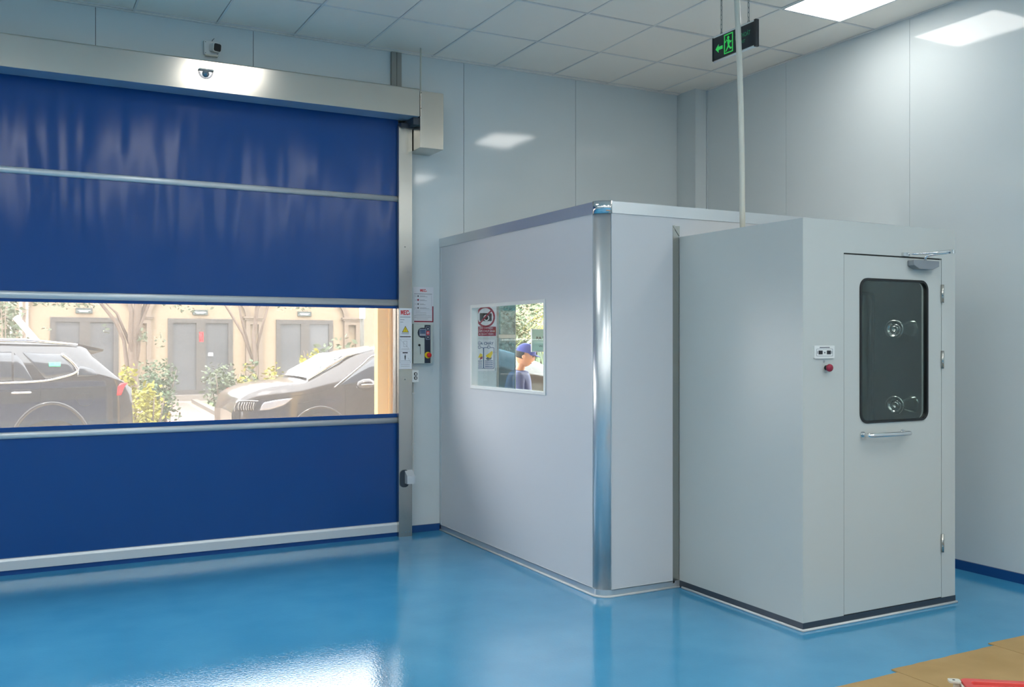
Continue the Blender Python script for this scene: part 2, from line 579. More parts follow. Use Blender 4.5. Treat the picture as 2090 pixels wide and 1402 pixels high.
def rail(z0, z1, name='stiffener_rail', d=.016):
    n = 8; prof = []
    for k in range(n + 1):
        an = math.pi * k / n
        prof.append((CY - .002 - d * math.sin(an), (z0 + z1) / 2 - (z1 - z0) / 2 * math.cos(an)))
    prof = [(y, z) for y, z in prof]
    mb = MB()
    mb.prism([(y, z) for y, z in prof], PX, CX0, CX1, 0, True)
    return mb.build(name, 'bar', sh)


rail(2.603, 2.648); rail(1.792, 1.842); rail(.880, .925)
mb = MB()
mb.prism([(CY - .004, .03), (CY - .022, .034), (CY - .022, .092), (CY - .014, .108), (CY - .002, .110), (CY + .012, .110), (CY + .012, .03)], PX, CX0, CX1)
mb.build('bottom_rail', 'bar', sh)
MB().box(CX0, CY - .006, -.002, CX1, CY + .004, .034).build('bottom_seal', 'blue', sh)
# header box
mb = MB()
mb.prism([(6.765, 3.237), (6.765, 3.440), (6.772, 3.447), (7.05, 3.447), (7.05, 3.20), (6.99, 3.20), (6.99, 3.241), (6.768, 3.241)], PX, -1.72, 2.797)
mb.build('header_housing', 'steel', sh)
MB().prism([(6.767, 3.2365), (6.955, 3.2365), (6.955, 3.2405), (6.767, 3.2405)], PX, -1.72, 2.797).build('underside_plate', 'under', sh)
mb = MB().box(2.806, 6.772, 3.0, 3.000, 7.05, 3.437)
o = mb.build('motor_cover', 'steel', sh, bevel=.004)
for z in (3.42, 3.30): MB().disc((2.812, 6.7725, z), (0, -1, 0), .004, .002, 8).build('screw', 'inkblack', o)
MB().box(2.76, 6.80, 3.18, 2.808, 7.04, 3.235).box(2.70, 6.9, 3.17, 2.83, 7.045, 3.205).build('header_bracket', 'dark', sh)
# guide posts
for x0, x1 in ((2.690, 2.800), (-1.71, -1.60)):
    mb = MB()
    mb.box(x0, 6.925, 0, x1, 6.968, 3.18)
    mb.box(x0 if x0 > 0 else x0, 6.992, 0, x1, 7.05, 3.18)
    mb.box(x0 + .03 if x0 > 0 else x0, 6.968, 0, x1 if x0 > 0 else x1 - .03, 6.992, 3.18)
    mb.box(x0 + .004 if x0 > 0 else x0, 6.9235, 0.018, x1 - .004, 6.926, 3.17)
    p = mb.build('guide_post', 'post', sh)
    if x0 > 0:
        for k in range(3): MB().disc((x0 + .025 + .03 * k, 6.9235, .037), (0, -1, 0), .0045, .002, 10).build('rivet', 'chrome', p)
        for z in (1.22, 2.25): MB().disc((2.74, 6.9235, z), (0, -1, 0), .004, .001, 8).build('screw_hole', 'inkblack', p)
# photocell hood on the post
q = MB()
q.prism(rr(2.698, .385, 2.770, .520, .03), PY, 6.9235, 6.917, 1)
q.prism([(6.924, .518), (6.866, .474), (6.866, .415), (6.924, .415)], PX, 2.737, 2.802, 0)
q.build('photocell_hood', ['bar', 'dark'], sh, fix=True)

# dome radar on header face
t = root('motion_sensor', (1.215, 6.765, 3.44 - .09), 'clear half dome motion sensor on the front of the steel shutter header', 'sensor')
q = MB()
cxs, czs, rs = 1.215, 3.372, .052
v = []; f = []
nu, nv = 16, 8
for j in range(nv + 1):
    ph = R(90 * j / nv)
    for i in range(nu + 1):
        th = R(180 + 180 * i / nu)
        v.append((cxs + rs * math.cos(th) * math.cos(ph), 6.765 - rs * .75 * math.sin(ph), czs + rs * 1.1 * math.sin(th) * math.cos(ph)))
for j in range(nv):
    for i in range(nu):
        a = j * (nu + 1) + i
        f.append((a, a + 1, a + nu + 2, a + nu + 1))
q.add(v, f, 0, True)
q.build('lens', 'lens', t)
MB().prism([(cxs - rs, czs), (cxs + rs, czs), (cxs + rs * .9, czs + .01), (cxs - rs * .9, czs + .01)], PY, 6.767, 6.745).build('base', 'boxgrey', t)
MB().lathe([(.0001, .026), (.012, .024), (.021, .012), (.024, 0)], (cxs, 6.764, czs - .020), (0, -1, 0), 16).build('reflector', 'chrome', t)

# ================================================================== INSPECTION BOOTH
BX, BY, BZ = 3.09, 4.70, 2.275
TOP = 2.342
bo = root('partition_booth', (3.6, 5.6, 0), 'pale grey panel booth with a small square window and rounded steel corner', 'booth')
W0, W1, WZ0, WZ1 = 5.355, 6.455, 1.176, 1.776
# side panel with window hole (thickness 50 mm)
mb = wall_pieces([BY + .085, WB - .030], .042, BZ, [(W0, W1, WZ0, WZ1)], PX, BX, BX + .05)
mb.build('side_panel', ['booth', 'booth'], bo)
MB().box(BX + .07, BY, .042, 3.655, BY + .05, BZ).box(3.655, BY + .002, .042, WR - .002, BY + .05, BZ).build('front_panel', 'booth', bo)
# rounded corner post
r0 = .075
arc = [(BX + r0 - r0 * math.cos(R(90 * k / 14)), BY + r0 - r0 * math.sin(R(90 * k / 14))) for k in range(15)]
poly = [(BX - .001, BY + .088)] + [(a - .001, b - .001) for a, b in arc] + [(BX + .072, BY - .001), (BX + .072, BY + .05), (BX + .05, BY + .05), (BX + .05, BY + .088)]
MB().prism(poly, PZ, .02, TOP - .068, 0, True).build('corner_post', 'alu', bo)
# top trim follows the corner
def ribbon(poly_pts, z0, z1, out):
    """strip around side, corner and front, pushed out by `out`"""
    pts = []
    rr_ = r0 + out
    pts.append((BX - out, WB - .002))
    for k in range(15):
        pts.append((BX + r0 - rr_ * math.cos(R(90 * k / 14)), BY + r0 - rr_ * math.sin(R(90 * k / 14))))
    pts.append((WR - .002, BY - out))
    inner = [(BX + .055, WB - .002)] + [(BX + r0 - (r0 - .055) * math.cos(R(90 * k / 14)), BY + r0 - (r0 - .055) * math.sin(R(90 * k / 14))) for k in range(15)] + [(WR - .002, BY + .055)]
    n = len(pts)
    mb = MB()
    v = [(a, b, z0) for a, b in pts] + [(a, b, z1) for a, b in pts] + [(a, b, z1) for a, b in inner] + [(a, b, z0) for a, b in inner]
    f = []
    for i in range(n - 1):
        for k in range(4):
            k2 = (k + 1) % 4
            f.append((k * n + i, k * n + i + 1, k2 * n + i + 1, k2 * n + i))
    mb.add(v, f, 0, False)
    mb.add(v, [(0, n, 2 * n, 3 * n), (n - 1, 2 * n - 1, 3 * n - 1, 4 * n - 1)], 0)
    return mb
MBx = ribbon(None, TOP - .070, TOP, .006)
o = MBx.build('top_trim', 'alu', bo)
for p in o.data.polygons: p.use_smooth = True
w = o.modifiers.new('es', 'EDGE_SPLIT'); w.split_angle = R(35)
pts_c = [(BX + r0 - (r0 + .0085) * math.cos(R(90 * k / 14)), BY + r0 - (r0 + .0085) * math.sin(R(90 * k / 14))) for k in range(15)]
pts_d = [(BX + r0 - (r0 + .006) * math.cos(R(90 * k / 14)), BY + r0 - (r0 + .006) * math.sin(R(90 * k / 14))) for k in range(15)]
MB().prism(pts_c + pts_d[::-1], PZ, TOP - .073, TOP + .002, 0, True).build('corner_cap', 'chrome', bo)
# bottom channel and sealant
o = ribbon(None, .002, .044, .004).build('floor_channel', 'alu', bo)
w = o.modifiers.new('es', 'EDGE_SPLIT')
for p in o.data.polygons: p.use_smooth = True
pts = [(BX - .008, WB - .02, .005)] + [(BX + r0 - (r0 + .009) * math.cos(R(90 * k / 14)), BY + r0 - (r0 + .009) * math.sin(R(90 * k / 14)), .005) for k in range(15)] + [(3.66, BY - .008, .005)]
MB().tube(pts, .0072, 8).build('sealant_bead', 'sealant', bo)
# thin edging between panel and channels
q = MB()
q.box(BX - .004, BY + .088, .041, BX + .001, WB - .03, .0465).box(BX - .003, WB - .034, .044, BX + .001, WB - .030, BZ).box(BX + .075, BY - .004, .041, 3.615, BY + .001, .0465)
q.box(BX - .003, BY + .084, .04, BX + .001, BY + .088, BZ).box(BX + .074, BY - .003, .04, BX + .078, BY + .001, BZ)
q.build('edge_bead', 'bar', bo)
MB().box(BX - .004, WB - .030, 0, BX + .04, WB - .003, BZ).build('wall_channel', 'alu', bo)
# strip where the air shower meets
q = MB().box(3.615, BY - .004, .03, 3.628, BY + .01, 2.225, 0).box(3.628, BY - .0015, .03, 3.664, BY + .01, 2.21, 0)
q.prism([(3.615, 2.22), (3.664, 2.16), (3.664, 2.222)], PY, BY - .006, BY, 0)
q.build('joint_strip', 'post', bo)
# window
fr = MB()
fr.ring(rect(W0 - .012, WZ0 - .012, W1 + .012, WZ1 + .012), rect(W0 + .012, WZ0 + .012, W1 - .012, WZ1 - .012), PX, BX - .007, BX - .0005)
fr.ring(rect(W0, WZ0, W1, WZ1), rect(W0 + .008, WZ0 + .008, W1 - .008, WZ1 - .008), PX, BX - .001, BX + .05)
wf = fr.build('window_frame', 'white', bo, bevel=.002)
MB().prism(rect(W0 + .006, WZ0 + .006, W1 - .006, WZ1 - .006), PX, BX + .038, BX + .042).build('window_pane', 'glass', wf)
# roof of the booth
MB().box(BX + .055, BY + .055, TOP - .05, WR - .002, WB - .002, TOP - .01).build('roof_panel', 'booth', bo)

# things inside the booth
t = root('no_camera_sign', (3.50, WB, 1.545), 'no photography sign with red crossed-out camera, behind the booth window', 'sign')
MB().box(3.39, WB - .006, 1.555, 3.60, WB, 1.86).build('board', 'paper', t)
q = MB()
cc = (3.498, 1.72)
N = 36
q.ring([(cc[0] + .088 * math.cos(R(360 * k / N)), cc[1] + .088 * math.sin(R(360 * k / N))) for k in range(N)],
       [(cc[0] + .072 * math.cos(R(360 * k / N)), cc[1] + .072 * math.sin(R(360 * k / N))) for k in range(N)], PY, WB - .0075, WB - .006)
a = R(45); dx, dz = math.cos(a), math.sin(a); hw = .007
q.prism([(cc[0] - .075 * dx - hw * dz, cc[1] - .075 * dz + hw * dx), (cc[0] - .075 * dx + hw * dz, cc[1] - .075 * dz - hw * dx),
         (cc[0] + .075 * dx + hw * dz, cc[1] + .075 * dz - hw * dx), (cc[0] + .075 * dx - hw * dz, cc[1] + .075 * dz + hw * dx)], PY, WB - .0085, WB - .0065)
q.build('prohibition_ring', 'maroon', t)
q = MB().prism(rr(3.445, 1.685, 3.555, 1.750, .006), PY, WB - .0068, WB - .006)
q.ring([(3.505 + .026 * math.cos(R(20 * k)), 1.712 + .026 * math.sin(R(20 * k))) for k in range(18)], [(3.505 + .018 * math.cos(R(20 * k)), 1.712 + .018 * math.sin(R(20 * k))) for k in range(18)], PY, WB - .0072, WB - .0068, 1)
q.build('camera_symbol', ['inkblack', 'paper'], t)
MB().box(3.41, WB - .0075, 1.562, 3.595, WB - .006, 1.640).build('red_band', 'maroon', t)
q = MB()
q.text('NO CAMERA', .02, PY, 3.503, 1.622, WB - .0078, 0, width=.12, align='CENTER')
q.text('CẤM CHỤP ẢNH', .024, PY, 3.503, 1.594, WB - .0078, 0, width=.16, align='CENTER')
q.text('& QUAY PHIM', .018, PY, 3.503, 1.572, WB - .0078, 0, width=.13, align='CENTER')
q.build('lettering', 'paper', t)
t = root('fire_drill_poster', (3.48, WB, 1.27), 'framed fire fighting instruction poster below the no photography sign', 'poster')
q = MB().ring(rect(3.31, 1.262, 3.600, 1.545), rect(3.322, 1.274, 3.588, 1.533), PY, WB - .012, WB)
q.build('frame', 'bar', t)
MB().box(3.322, WB - .005, 1.274, 3.588, WB, 1.533).build('sheet', 'paper', t)
q = MB().text('CHỮA CHÁY', .032, PY, 3.572, 1.490, WB - .0055, 0, width=.19, bold=.0006, align='RIGHT')
for x0, x1 in ((3.335, 3.405), (3.405, 3.480), (3.480, 3.578)):
    q.ring(rr(x0, 1.292, x1, 1.468, .008), rr(x0 + .004, 1.296, x1 - .004, 1.464, .006), PY, WB - .0060, WB - .005, 0)
    q.disc(((x0 + x1) / 2, WB - .005, 1.470), (0, -1, 0), .014, .0015, 16, 0)
    q.disc(((x0 + x1) / 2, WB - .0065, 1.470), (0, -1, 0), .010, .0006, 16, 1)
    for k in range(4):
        q.box(x0 + .012, WB - .0058, 1.352 - .016 * k, x1 - .012, WB - .005, 1.358 - .016 * k, 0)
for i, ch in enumerate('234'):
    q.text(ch, .016, PY, (3.370, 3.4425, 3.529)[i], 1.4645, WB - .0075, 0, align='CENTER')
q.build('print', ['bluepr', 'paper'], t)
q = MB()
q.prism([(3.50, 1.40), (3.53, 1.42), (3.56, 1.44), (3.565, 1.42), (3.545, 1.38), (3.52, 1.375)], PY, WB - .0060, WB - .005, 0)
q.prism([(3.43, 1.385), (3.45, 1.42), (3.47, 1.41), (3.468, 1.38)], PY, WB - .0060, WB - .005, 1)
q.prism([(3.445, 1.365), (3.47, 1.375), (3.472, 1.395), (3.45, 1.388)], PY, WB - .0064, WB - .0058, 2)
q.prism([(3.50, 1.372), (3.515, 1.388), (3.54, 1.379), (3.555, 1.39), (3.55, 1.368), (3.52, 1.362)], PY, WB - .0064, WB - .0058, 3)
q.build('picture', ['yellow', 'yellow', 'maroon', 'ink'], t)
# glazed way out behind the booth window
d2 = MB()
d2.ring(rect(3.605, 0, 4.90, 2.12), rect(3.622, 0.01, 4.885, 2.10), PY, WB - .004, WB + .085)
d2 = struct(d2, 'door_1', 'post')
MB().box(3.622, WB + .03, .05, 3.795, WB + .036, 2.10).build('tinted_pane', 'tint', d2)
MB().box(3.795, WB + .028, .0, 3.800, WB + .04, 2.10).box(3.622, WB + .028, 1.545, 3.795, WB + .029, 1.575, 0).build('stile', 'cream', d2)
MB().box(3.800, WB + .05, .02, 4.88, WB + .056, 2.10).build('clear_pane', 'glass', d2)
t = root('exit_board', (4.06, WB + .04, 1.43), 'mint green direction board with a white edge, behind the booth window', 'sign')
MB().box(3.958, WB + .040, 1.428, 4.22, WB + .049, 1.625).build('edge', 'white', t)
MB().box(3.966, WB + .038, 1.436, 4.212, WB + .041, 1.617).build('face', 'mint', t)
q = MB().text('RA VÀO', .034, PY, 4.003, 1.535, WB + .0375, 0, width=.15, bold=.0008)
q.build('lettering', 'inkblack', t)
MB().text('VN', .026, PY, 4.028, 1.468, WB + .0375, 0, width=.035).build('lettering', 'inkblack', t)

# ================================================================== AIR SHOWER CABINET
AX0, AX1, AY0, AY1, AZ = 3.665, 4.856, 3.668, 4.694, 2.155
ac = root('air_shower_cabinet', ((AX0 + AX1) / 2, 4.18, 0), 'white air shower cabinet with a glazed door, joined to the booth', 'air shower cabinet')
MB().box(AX0, AY0 + .045, .044, AX0 + .04, AY1, AZ).build('side_panel', 'as_side', ac)
MB().box(AX1 - .04, AY0 + .045, .044, AX1, AY1, AZ).build('side_panel', 'as_side', ac)
DX0, DX1, DZ0, DZ1 = 3.963, 4.738, .048, 1.978
mb = wall_pieces([AX0, AX1], .044, AZ, [(DX0 - .003, DX1 + .003, 0, DZ1 + .008)], PY, AY0, AY0 + .045, gap=0)
mb.build('front_panel', 'as_front', ac)
MB().box(AX0 + .002, AY0 + .05, AZ - .04, AX1 - .002, AY1, AZ - .002).build('roof_panel', 'as_side', ac)
# rear panel with its own rounded glazed door
WBK = rr(4.27, .85, 4.60, 1.85, .06)
mb = wall_pieces([AX0 + .04, AX1 - .04], .044, AZ - .04, [(4.24, 4.62, .85, 1.85)], PY, AY1 - .05, AY1 - .004, gap=0)
mb.build('rear_panel', 'inner', ac)
MB().ring(rr(4.235, .845, 4.625, 1.855, .05), rr(4.255, .865, 4.605, 1.835, .05), PY, AY1 - .056, AY1 - .04).build('rear_gasket', 'black', ac)
MB().box(4.24, AY1 - .03, .85, 4.62, AY1 - .025, 1.85).build('rear_pane', 'glass', ac)
# inner linings
MB().box(4.770, AY0 + .046, .05, AX1 - .041, AY1 - .052, AZ - .05).build('lining', 'inner', ac)
MB().box(AX0 + .041, AY0 + .046, .05, AX0 + .06, AY1 - .052, AZ - .05).build('lining', 'inner', ac)
MB().box(AX0 + .041, AY0 + .046, .02, AX1 - .041, AY1 - .005, .05).build('inner_floor', 'inner', ac)
for y, z in ((3.954, 1.585), (3.950, 1.130)):
    q = MB()
    ax = Vector((-1, -.30, .0))
    c = Vector((4.70, y + .006, z))
    q.lathe([(.056, .012), (.052, .016), (.030, .002), (.021, -.016), (.019, -.03)], c, ax, 28)
    q.lathe([(.056, .012), (.058, .006), (.050, -.02), (.034, -.055), (.030, -.075)], c, ax, 28)
    q.lathe([(.019, -.03), (.024, -.01), (.022, .004), (.014, .008), (.009, -.002), (.0001, -.004)], c, ax, 20)
    q.build('air_nozzle', 'chrome', ac)
q = MB().box(4.0, 4.0, AZ - .075, 4.45, 4.18, AZ - .045)
q.build('cabinet_fill_light', 'lamp', ac)  # glowing box added to light the cabinet interior
# base
q = MB().box(AX0 - .002, AY0 - .002, 0.0, AX1 + .002, AY0 + .05, .044).box(AX0 - .002, AY0 + .05, 0, AX0 + .04, AY1, .044).box(AX1 - .04, AY0 + .05, 0, AX1 + .002, AY1, .044)
q.build('floor_channel', 'dark', ac)
MB().tube([(AX0 - .006, AY1 - .03, .006), (AX0 - .006, AY0 - .006, .006), (AX1 + .008, AY0 - .006, .006)], .008, 6).build('sealant_bead', 'sealant', ac)
# door leaf
WX0, WX1, WW0, WW1 = 4.080, 4.622, 1.066, 1.856
dr = MB()
outer = rr(WX0, WW0, WX1, WW1, .055, 8)
n = len(outer)
def rect_match(poly, x0, z0, x1, z1):
    cx, cz = (x0 + x1) / 2, (z0 + z1) / 2
    res = []
    for a, b in poly:
        # push each point of the inner outline out to the rectangle
        k = 8 + 1
        res.append((a, b))
    corners = [(x1, z0), (x1, z1), (x0, z1), (x0, z0)]
    out = []
    for ci, (qx, qz) in enumerate(corners):
        seg = poly[ci * 9:(ci + 1) * 9]
        for i, (a, b) in enumerate(seg):
            t_ = i / 8.0
            if ci == 0: p = (a + (qx - a) * min(1, 2 * t_), qz) if t_ <= .5 else (qx, qz + (b - qz) * (2 * t_ - 1))
            elif ci == 1: p = (qx, b + (qz - b) * 2 * t_) if t_ <= .5 else (qx + (a - qx) * (2 * t_ - 1), qz)
            elif ci == 2: p = (a + (qx - a) * 2 * t_, qz) if t_ <= .5 else (qx, qz + (b - qz) * (2 * t_ - 1))
            else: p = (qx, b + (qz - b) * 2 * t_) if t_ <= .5 else (qx + (a - qx) * (2 * t_ - 1), qz)
            out.append(p)
    return out
dr.ring(rect_match(outer, DX0, DZ0, DX1, DZ1), outer, PY, AY0 + .001, AY0 + .04)
door = dr.build('door', 'as_front', ac)
q = MB().ring(outer, rr(WX0 + .012, WW0 + .012, WX1 - .012, WW1 - .012, .045, 8), PY, AY0 - .006, AY0 + .02)
q.build('gasket', 'black', door)
MB().prism(rr(WX0 + .008, WW0 + .008, WX1 - .008, WW1 - .008, .048, 8), PY, AY0 + .002, AY0 + .006).build('viewing_pane', 'dglass', door)
MB().box(DX0, AY0 + .006, .044, DX1, AY0 + .04, DZ0).box(DX0, AY0 + .012, DZ1, DX1, AY0 + .04, DZ1 + .008).box(DX0 - .003, AY0 + .0016, DZ0, DX0, AY0 + .04, DZ1).box(DX1, AY0 + .01, DZ0, DX1 + .003, AY0 + .04, DZ1).build('door_gap', 'black', door)
for z0, z1 in ((1.733, 1.837), (1.357, 1.458), (.305, .409)):
    q = MB().tube([(DX1 + .002, AY0 - .006, z0), (DX1 + .002, AY0 - .006, z1)], .0085, 12)
    for k in (1, 2): q.tube([(DX1 + .002, AY0 - .006, z0 + (z1 - z0) * k / 3 - .001), (DX1 + .002, AY0 - .006, z0 + (z1 - z0) * k / 3 + .001)], .0092, 12)
    q.build('hinge', 'post', door)
# pull handle: a bent bar
q = MB(); hz = 1.005
pts = [(4.100, AY0, hz), (4.100, AY0 - .040, hz)]
for k in range(1, 7):
    a = R(15 * k)
    pts.append((4.100 + .02 - .02 * math.cos(a), AY0 - .040 - .02 * math.sin(a), hz))
pts.append((4.395, AY0 - .060, hz))
for k in range(1, 7):
    a = R(15 * k)
    pts.append((4.395 + .02 * math.sin(a), AY0 - .040 - .02 * math.cos(a), hz))
pts += [(4.415, AY0, hz)]
q.tube(pts, .0125, 14)
q.disc((4.100, AY0, hz), (0, -1, 0), .019, .004, 16).disc((4.415, AY0, hz), (0, -1, 0), .019, .004, 16)
q.build('handle', 'chrome', door)
# door closer
q = MB()
q.prism([(4.455, 1.935), (4.500, 1.915), (4.61, 1.915), (4.665, 1.935), (4.665, 1.965), (4.455, 1.965)], PY, AY0 - .045, AY0)
cl = q.build('door_closer', 'grey_metal', door, bevel=.004)
q = MB().tube([(4.575, AY0 - .022, 1.962), (4.575, AY0 - .022, 1.988), (4.59, AY0 - .04, 1.998), (4.630, AY0 - .150, 2.006)], [.008, .008, .007, .007], 8)
q.tube([(4.445, AY0 - .012, 1.998), (4.53, AY0 - .07, 2.002), (4.640, AY0 - .155, 2.012)], [.005, .006, .010], 8)
q.disc((4.633, AY0 - .153, 1.998), (0, 0, 1), .014, .02, 14)
q.box(4.405, AY0 - .016, 1.986, 4.455, AY0, 2.006)
q.build('closer_arm', 'chrome', cl)
# control plate and stop button
q = MB().prism(rr(3.739, 1.421, 3.884, 1.489, .004, 3), PY, AY0 - .008, AY0)
pl = q.build('control_plate', 'white', ac)
q = MB().box(3.768, AY0 - .0095, 1.443, 3.796, AY0 - .008, 1.463, 0).box(3.828, AY0 - .0095, 1.443, 3.856, AY0 - .008, 1.463, 0)
q.ring(rr(3.753, 1.433, 3.870, 1.472, .003, 3), rr(3.7545, 1.4345, 3.8685, 1.4705, .003, 3), PY, AY0 - .0088, AY0 - .008, 1)
q.disc((3.812, AY0 - .008, 1.452), (0, -1, 0), .004, .002, 12, 1).box(3.759, AY0 - .009, 1.446, 3.762, AY0 - .008, 1.460, 1).box(3.862, AY0 - .009, 1.446, 3.865, AY0 - .008, 1.460, 1)
q.box(3.776, AY0 - .0086, 1.4765, 3.848, AY0 - .008, 1.4815, 1)
q.build('display', ['inkblack', 'ink'], pl)
q = MB().disc((3.829, AY0, 1.372), (0, -1, 0), .013, .018, 18, 1)
q.lathe([(.009, .018), (.019, .020), (.0205, .026), (.018, .034), (.0001, .036)], (3.829, AY0, 1.372), (0, -1, 0), 20, 0)
q.build('stop_button', ['maroon', 'black'], ac)
MB().box(3.808, AY0 - .0006, 1.405, 3.822, AY0, 1.409).box(3.809, AY0 - .0006, 1.398, 3.820, AY0, 1.401).build('button_caption', 'ink', ac)

# conduit from the cabinet roof to the ceiling
t = root('conduit_pole', (3.80, 4.27, AZ), 'thin white conduit rising from the cabinet roof to the ceiling', 'conduit')
q = MB()
pp = Vector((.883, -.4695, 0))
b0 = Vector((3.80, 4.28, AZ - .002))
pts = []
for k in range(13):
    s = k / 12
    z = AZ - .002 + (CEIL - AZ) * s
    sh_ = -.046 * s + .010 * math.sin(math.pi * s)
    pts.append(b0 + pp * sh_ + Vector((0, 0, z - b0.z)))
q.tube(pts, .0165, 12)
q.build('pipe', 'cream', t)
MB().disc((3.80, 4.28, AZ - .003), (0, 0, 1), .024, .012, 16).build('socket', 'cream', t)

# ================================================================== WALL FITTINGS
# vertical warning sticker on the guide post
FY = 6.9232
t = root('door_safety_label', (2.745, FY, 1.30), 'tall white safety label with a yellow warning triangle, on the steel guide post', 'label')
MB().box(2.692, FY - .0012, 1.302, 2.796, FY, 1.774).build('sheet', 'paper', t)
q = logo(MB(), PY, 2.704, 1.722, .080, .036, FY - .0016)
q.build('logo', 'red', t)
q = MB()
Z0 = 1.774
q.box(2.70, FY - .0016, Z0 - .071, 2.785, FY - .0012, Z0 - .067, 1)
for k, w_ in enumerate((.035, .025)): q.box(2.70, FY - .0016, Z0 - .092 - .017 * k, 2.70 + w_, FY - .0012, Z0 - .089 - .017 * k, 1)
q.prism([(2.714, Z0 - .188), (2.772, Z0 - .188), (2.743, Z0 - .137)], PY, FY - .0017, FY - .0012, 0)
q.box(2.712, FY - .0016, Z0 - .200, 2.772, FY - .0012, Z0 - .196, 1).box(2.698, FY - .0016, Z0 - .225, 2.788, FY - .0012, Z0 - .218, 0)
for za, zb in ((Z0 - .326, Z0 - .240), (Z0 - .425, Z0 - .336)):
    q.ring(rect(2.698, za, 2.786, zb), rect(2.6992, za + .001, 2.7848, zb - .001), PY, FY - .0015, FY - .0012, 1)
q.ring(rect(2.728, Z0 - .300, 2.756, Z0 - .255), rect(2.7295, Z0 - .2985, 2.7545, Z0 - .2565), PY, FY - .0016, FY - .0012, 1)
for (xa, za), (xb, zb) in (((2.700, Z0 - .243), (2.768, Z0 - .310)), ((2.765, Z0 - .385), (2.784, Z0 - .420))):
    q.prism([(xa, za), (xa + .0015, za), (xb + .0015, zb), (xb, zb)], PY, FY - .0017, FY - .0012, 1)
q.box(2.720, FY - .0016, Z0 - .350, 2.762, FY - .0012, Z0 - .342, 0)
q.disc((2.741, FY - .0012, Z0 - .364), (0, -1, 0), .004, .0004, 10, 0)
q.prism([(2.7355, Z0 - .369), (2.7465, Z0 - .369), (2.745, Z0 - .388), (2.7435, Z0 - .402), (2.7385, Z0 - .402), (2.737, Z0 - .388)], PY, FY - .0016, FY - .0012, 0)
for k in range(3): q.box(2.705, FY - .0016, Z0 - .411 - .014 * k - (0.012 if k else 0), 2.780, FY - .0012, Z0 - .409 - .014 * k - (0.012 if k else 0), 1)
q.box(2.71, FY - .0016, Z0 - .318, 2.776, FY - .0012, Z0 - .316, 1)
q.build('print', ['inkblack', 'ink'], t)
q = MB().prism([(2.7195, Z0 - .1845), (2.7665, Z0 - .1845), (2.743, Z0 - .1435)], PY, FY - .0019, FY - .0017)
q.build('warning_triangle', 'yellow', t)
q = MB().box(2.7420, FY - .0022, Z0 - .172, 2.7440, FY - .0019, Z0 - .154).box(2.7420, FY - .0022, Z0 - .180, 2.7440, FY - .0019, Z0 - .176)
q.build('exclamation_mark', 'inkblack', t)

# operating instruction sheet on the wall
t = root('instruction_sheet', (2.945, WB, 1.67), 'white instruction sheet with red bottom edge, above the grey control box', 'sign')
IX0, IX1, IZ0, IZ1 = 2.861, 3.033, 1.668, 1.950
MB().box(IX0, WB - .002, IZ0, IX1, WB, IZ1).build('sheet', 'paper', t)
logo(MB(), PY, 2.918, 1.912, .058, .021, WB - .0026).build('logo', 'red', t)
q = MB().box(IX0 + .006, WB - .0026, IZ0 + .002, IX1, WB - .002, IZ0 + .012).box(IX1 - .010, WB - .0026, IZ0 + .002, IX1, WB - .002, IZ0 + .13)
q.build('red_edge', 'maroon', t)
MB().disc((IX0 + .040, WB - .002, 1.847), (0, -1, 0), .008, .0006, 14).build('red_symbol', 'maroon', t)
q = MB()
q.box(IX0 + .006, WB - .0026, 1.894, IX1 - .012, WB - .002, 1.897, 1)
for z, wd in ((1.880, .065), (1.849, .060), (1.817, .048), (1.786, .080)):
    q.box(IX0 + .055, WB - .0024, z - .002, IX0 + .055 + wd * .7, WB - .002, z, 1).box(IX0 + .055, WB - .0024, z - .008, IX0 + .055 + wd, WB - .002, z - .006, 1)
    q.ring(rect(IX0 + .014, z - .009, IX0 + .026, z + .001), rect(IX0 + .015, z - .008, IX0 + .025, z), PY, WB - .0024, WB - .002, 1)
    if abs(z - 1.849) > .001: q.disc((IX0 + .040, WB - .002, z - .003), (0, -1, 0), .006, .0005, 12, 0)
q.ring(rect(IX0 + .006, 1.768, IX1 - .016, 1.888), rect(IX0 + .0067, 1.7687, IX1 - .0167, 1.8873), PY, WB - .0023, WB - .002, 1)
for k, (a, b) in enumerate(((.02, .06), (.02, .11), (.02, .11), (.006, .155), (.006, .155), (.03, .125))):
    q.box(IX0 + a, WB - .0024, 1.757 - .0125 * k, IX0 + b, WB - .002, 1.7585 - .0125 * k, 1)
q.build('print', ['inkblack', 'ink'], t)

# control box
t = root('shutter_control_box', (2.945, WB, 1.332), 'grey wall control box with display and red emergency stop, beside the shutter', 'control box')
KX0, KX1, KZ0, KZ1 = 2.836, 2.998, 1.342, 1.655
KD = 6.985
enc = MB().box(KX0, KD, KZ0, KX1, WB, KZ1).build('enclosure', 'boxgrey', t, bevel=.002)
pts = [(2.930, 1.342 + .003), (2.980, 1.345), (2.980, 1.646), (2.930, 1.646), (2.930, 1.625)]
for k in range(9):
    a = R(90 + 180 * k / 8)
    pts.append((2.905 + .034 * math.cos(a), 1.585 + .040 * math.sin(a)))
pts.append((2.930, 1.545))
MB().prism(pts, PY, KD - .003, KD).build('dark_panel', 'navy', t)
kp = MB().prism(rr(2.938, 1.530, 2.974, 1.636, .006, 4), PY, KD - .006, KD - .003).prism(rr(2.884, 1.558, 2.940, 1.616, .008, 4), PY, KD - .005, KD - .003).build('keypad', 'keys', t)
MB().box(2.890, KD - .006, 1.580, 2.934, KD - .005, 1.608).build('display', 'lcd', kp)
q = MB().box(2.943, KD - .0075, 1.604, 2.969, KD - .006, 1.630, 0).box(2.943, KD - .0075, 1.536, 2.969, KD - .006, 1.562, 0)
q.box(2.943, KD - .0075, 1.566, 2.969, KD - .006, 1.600, 1)
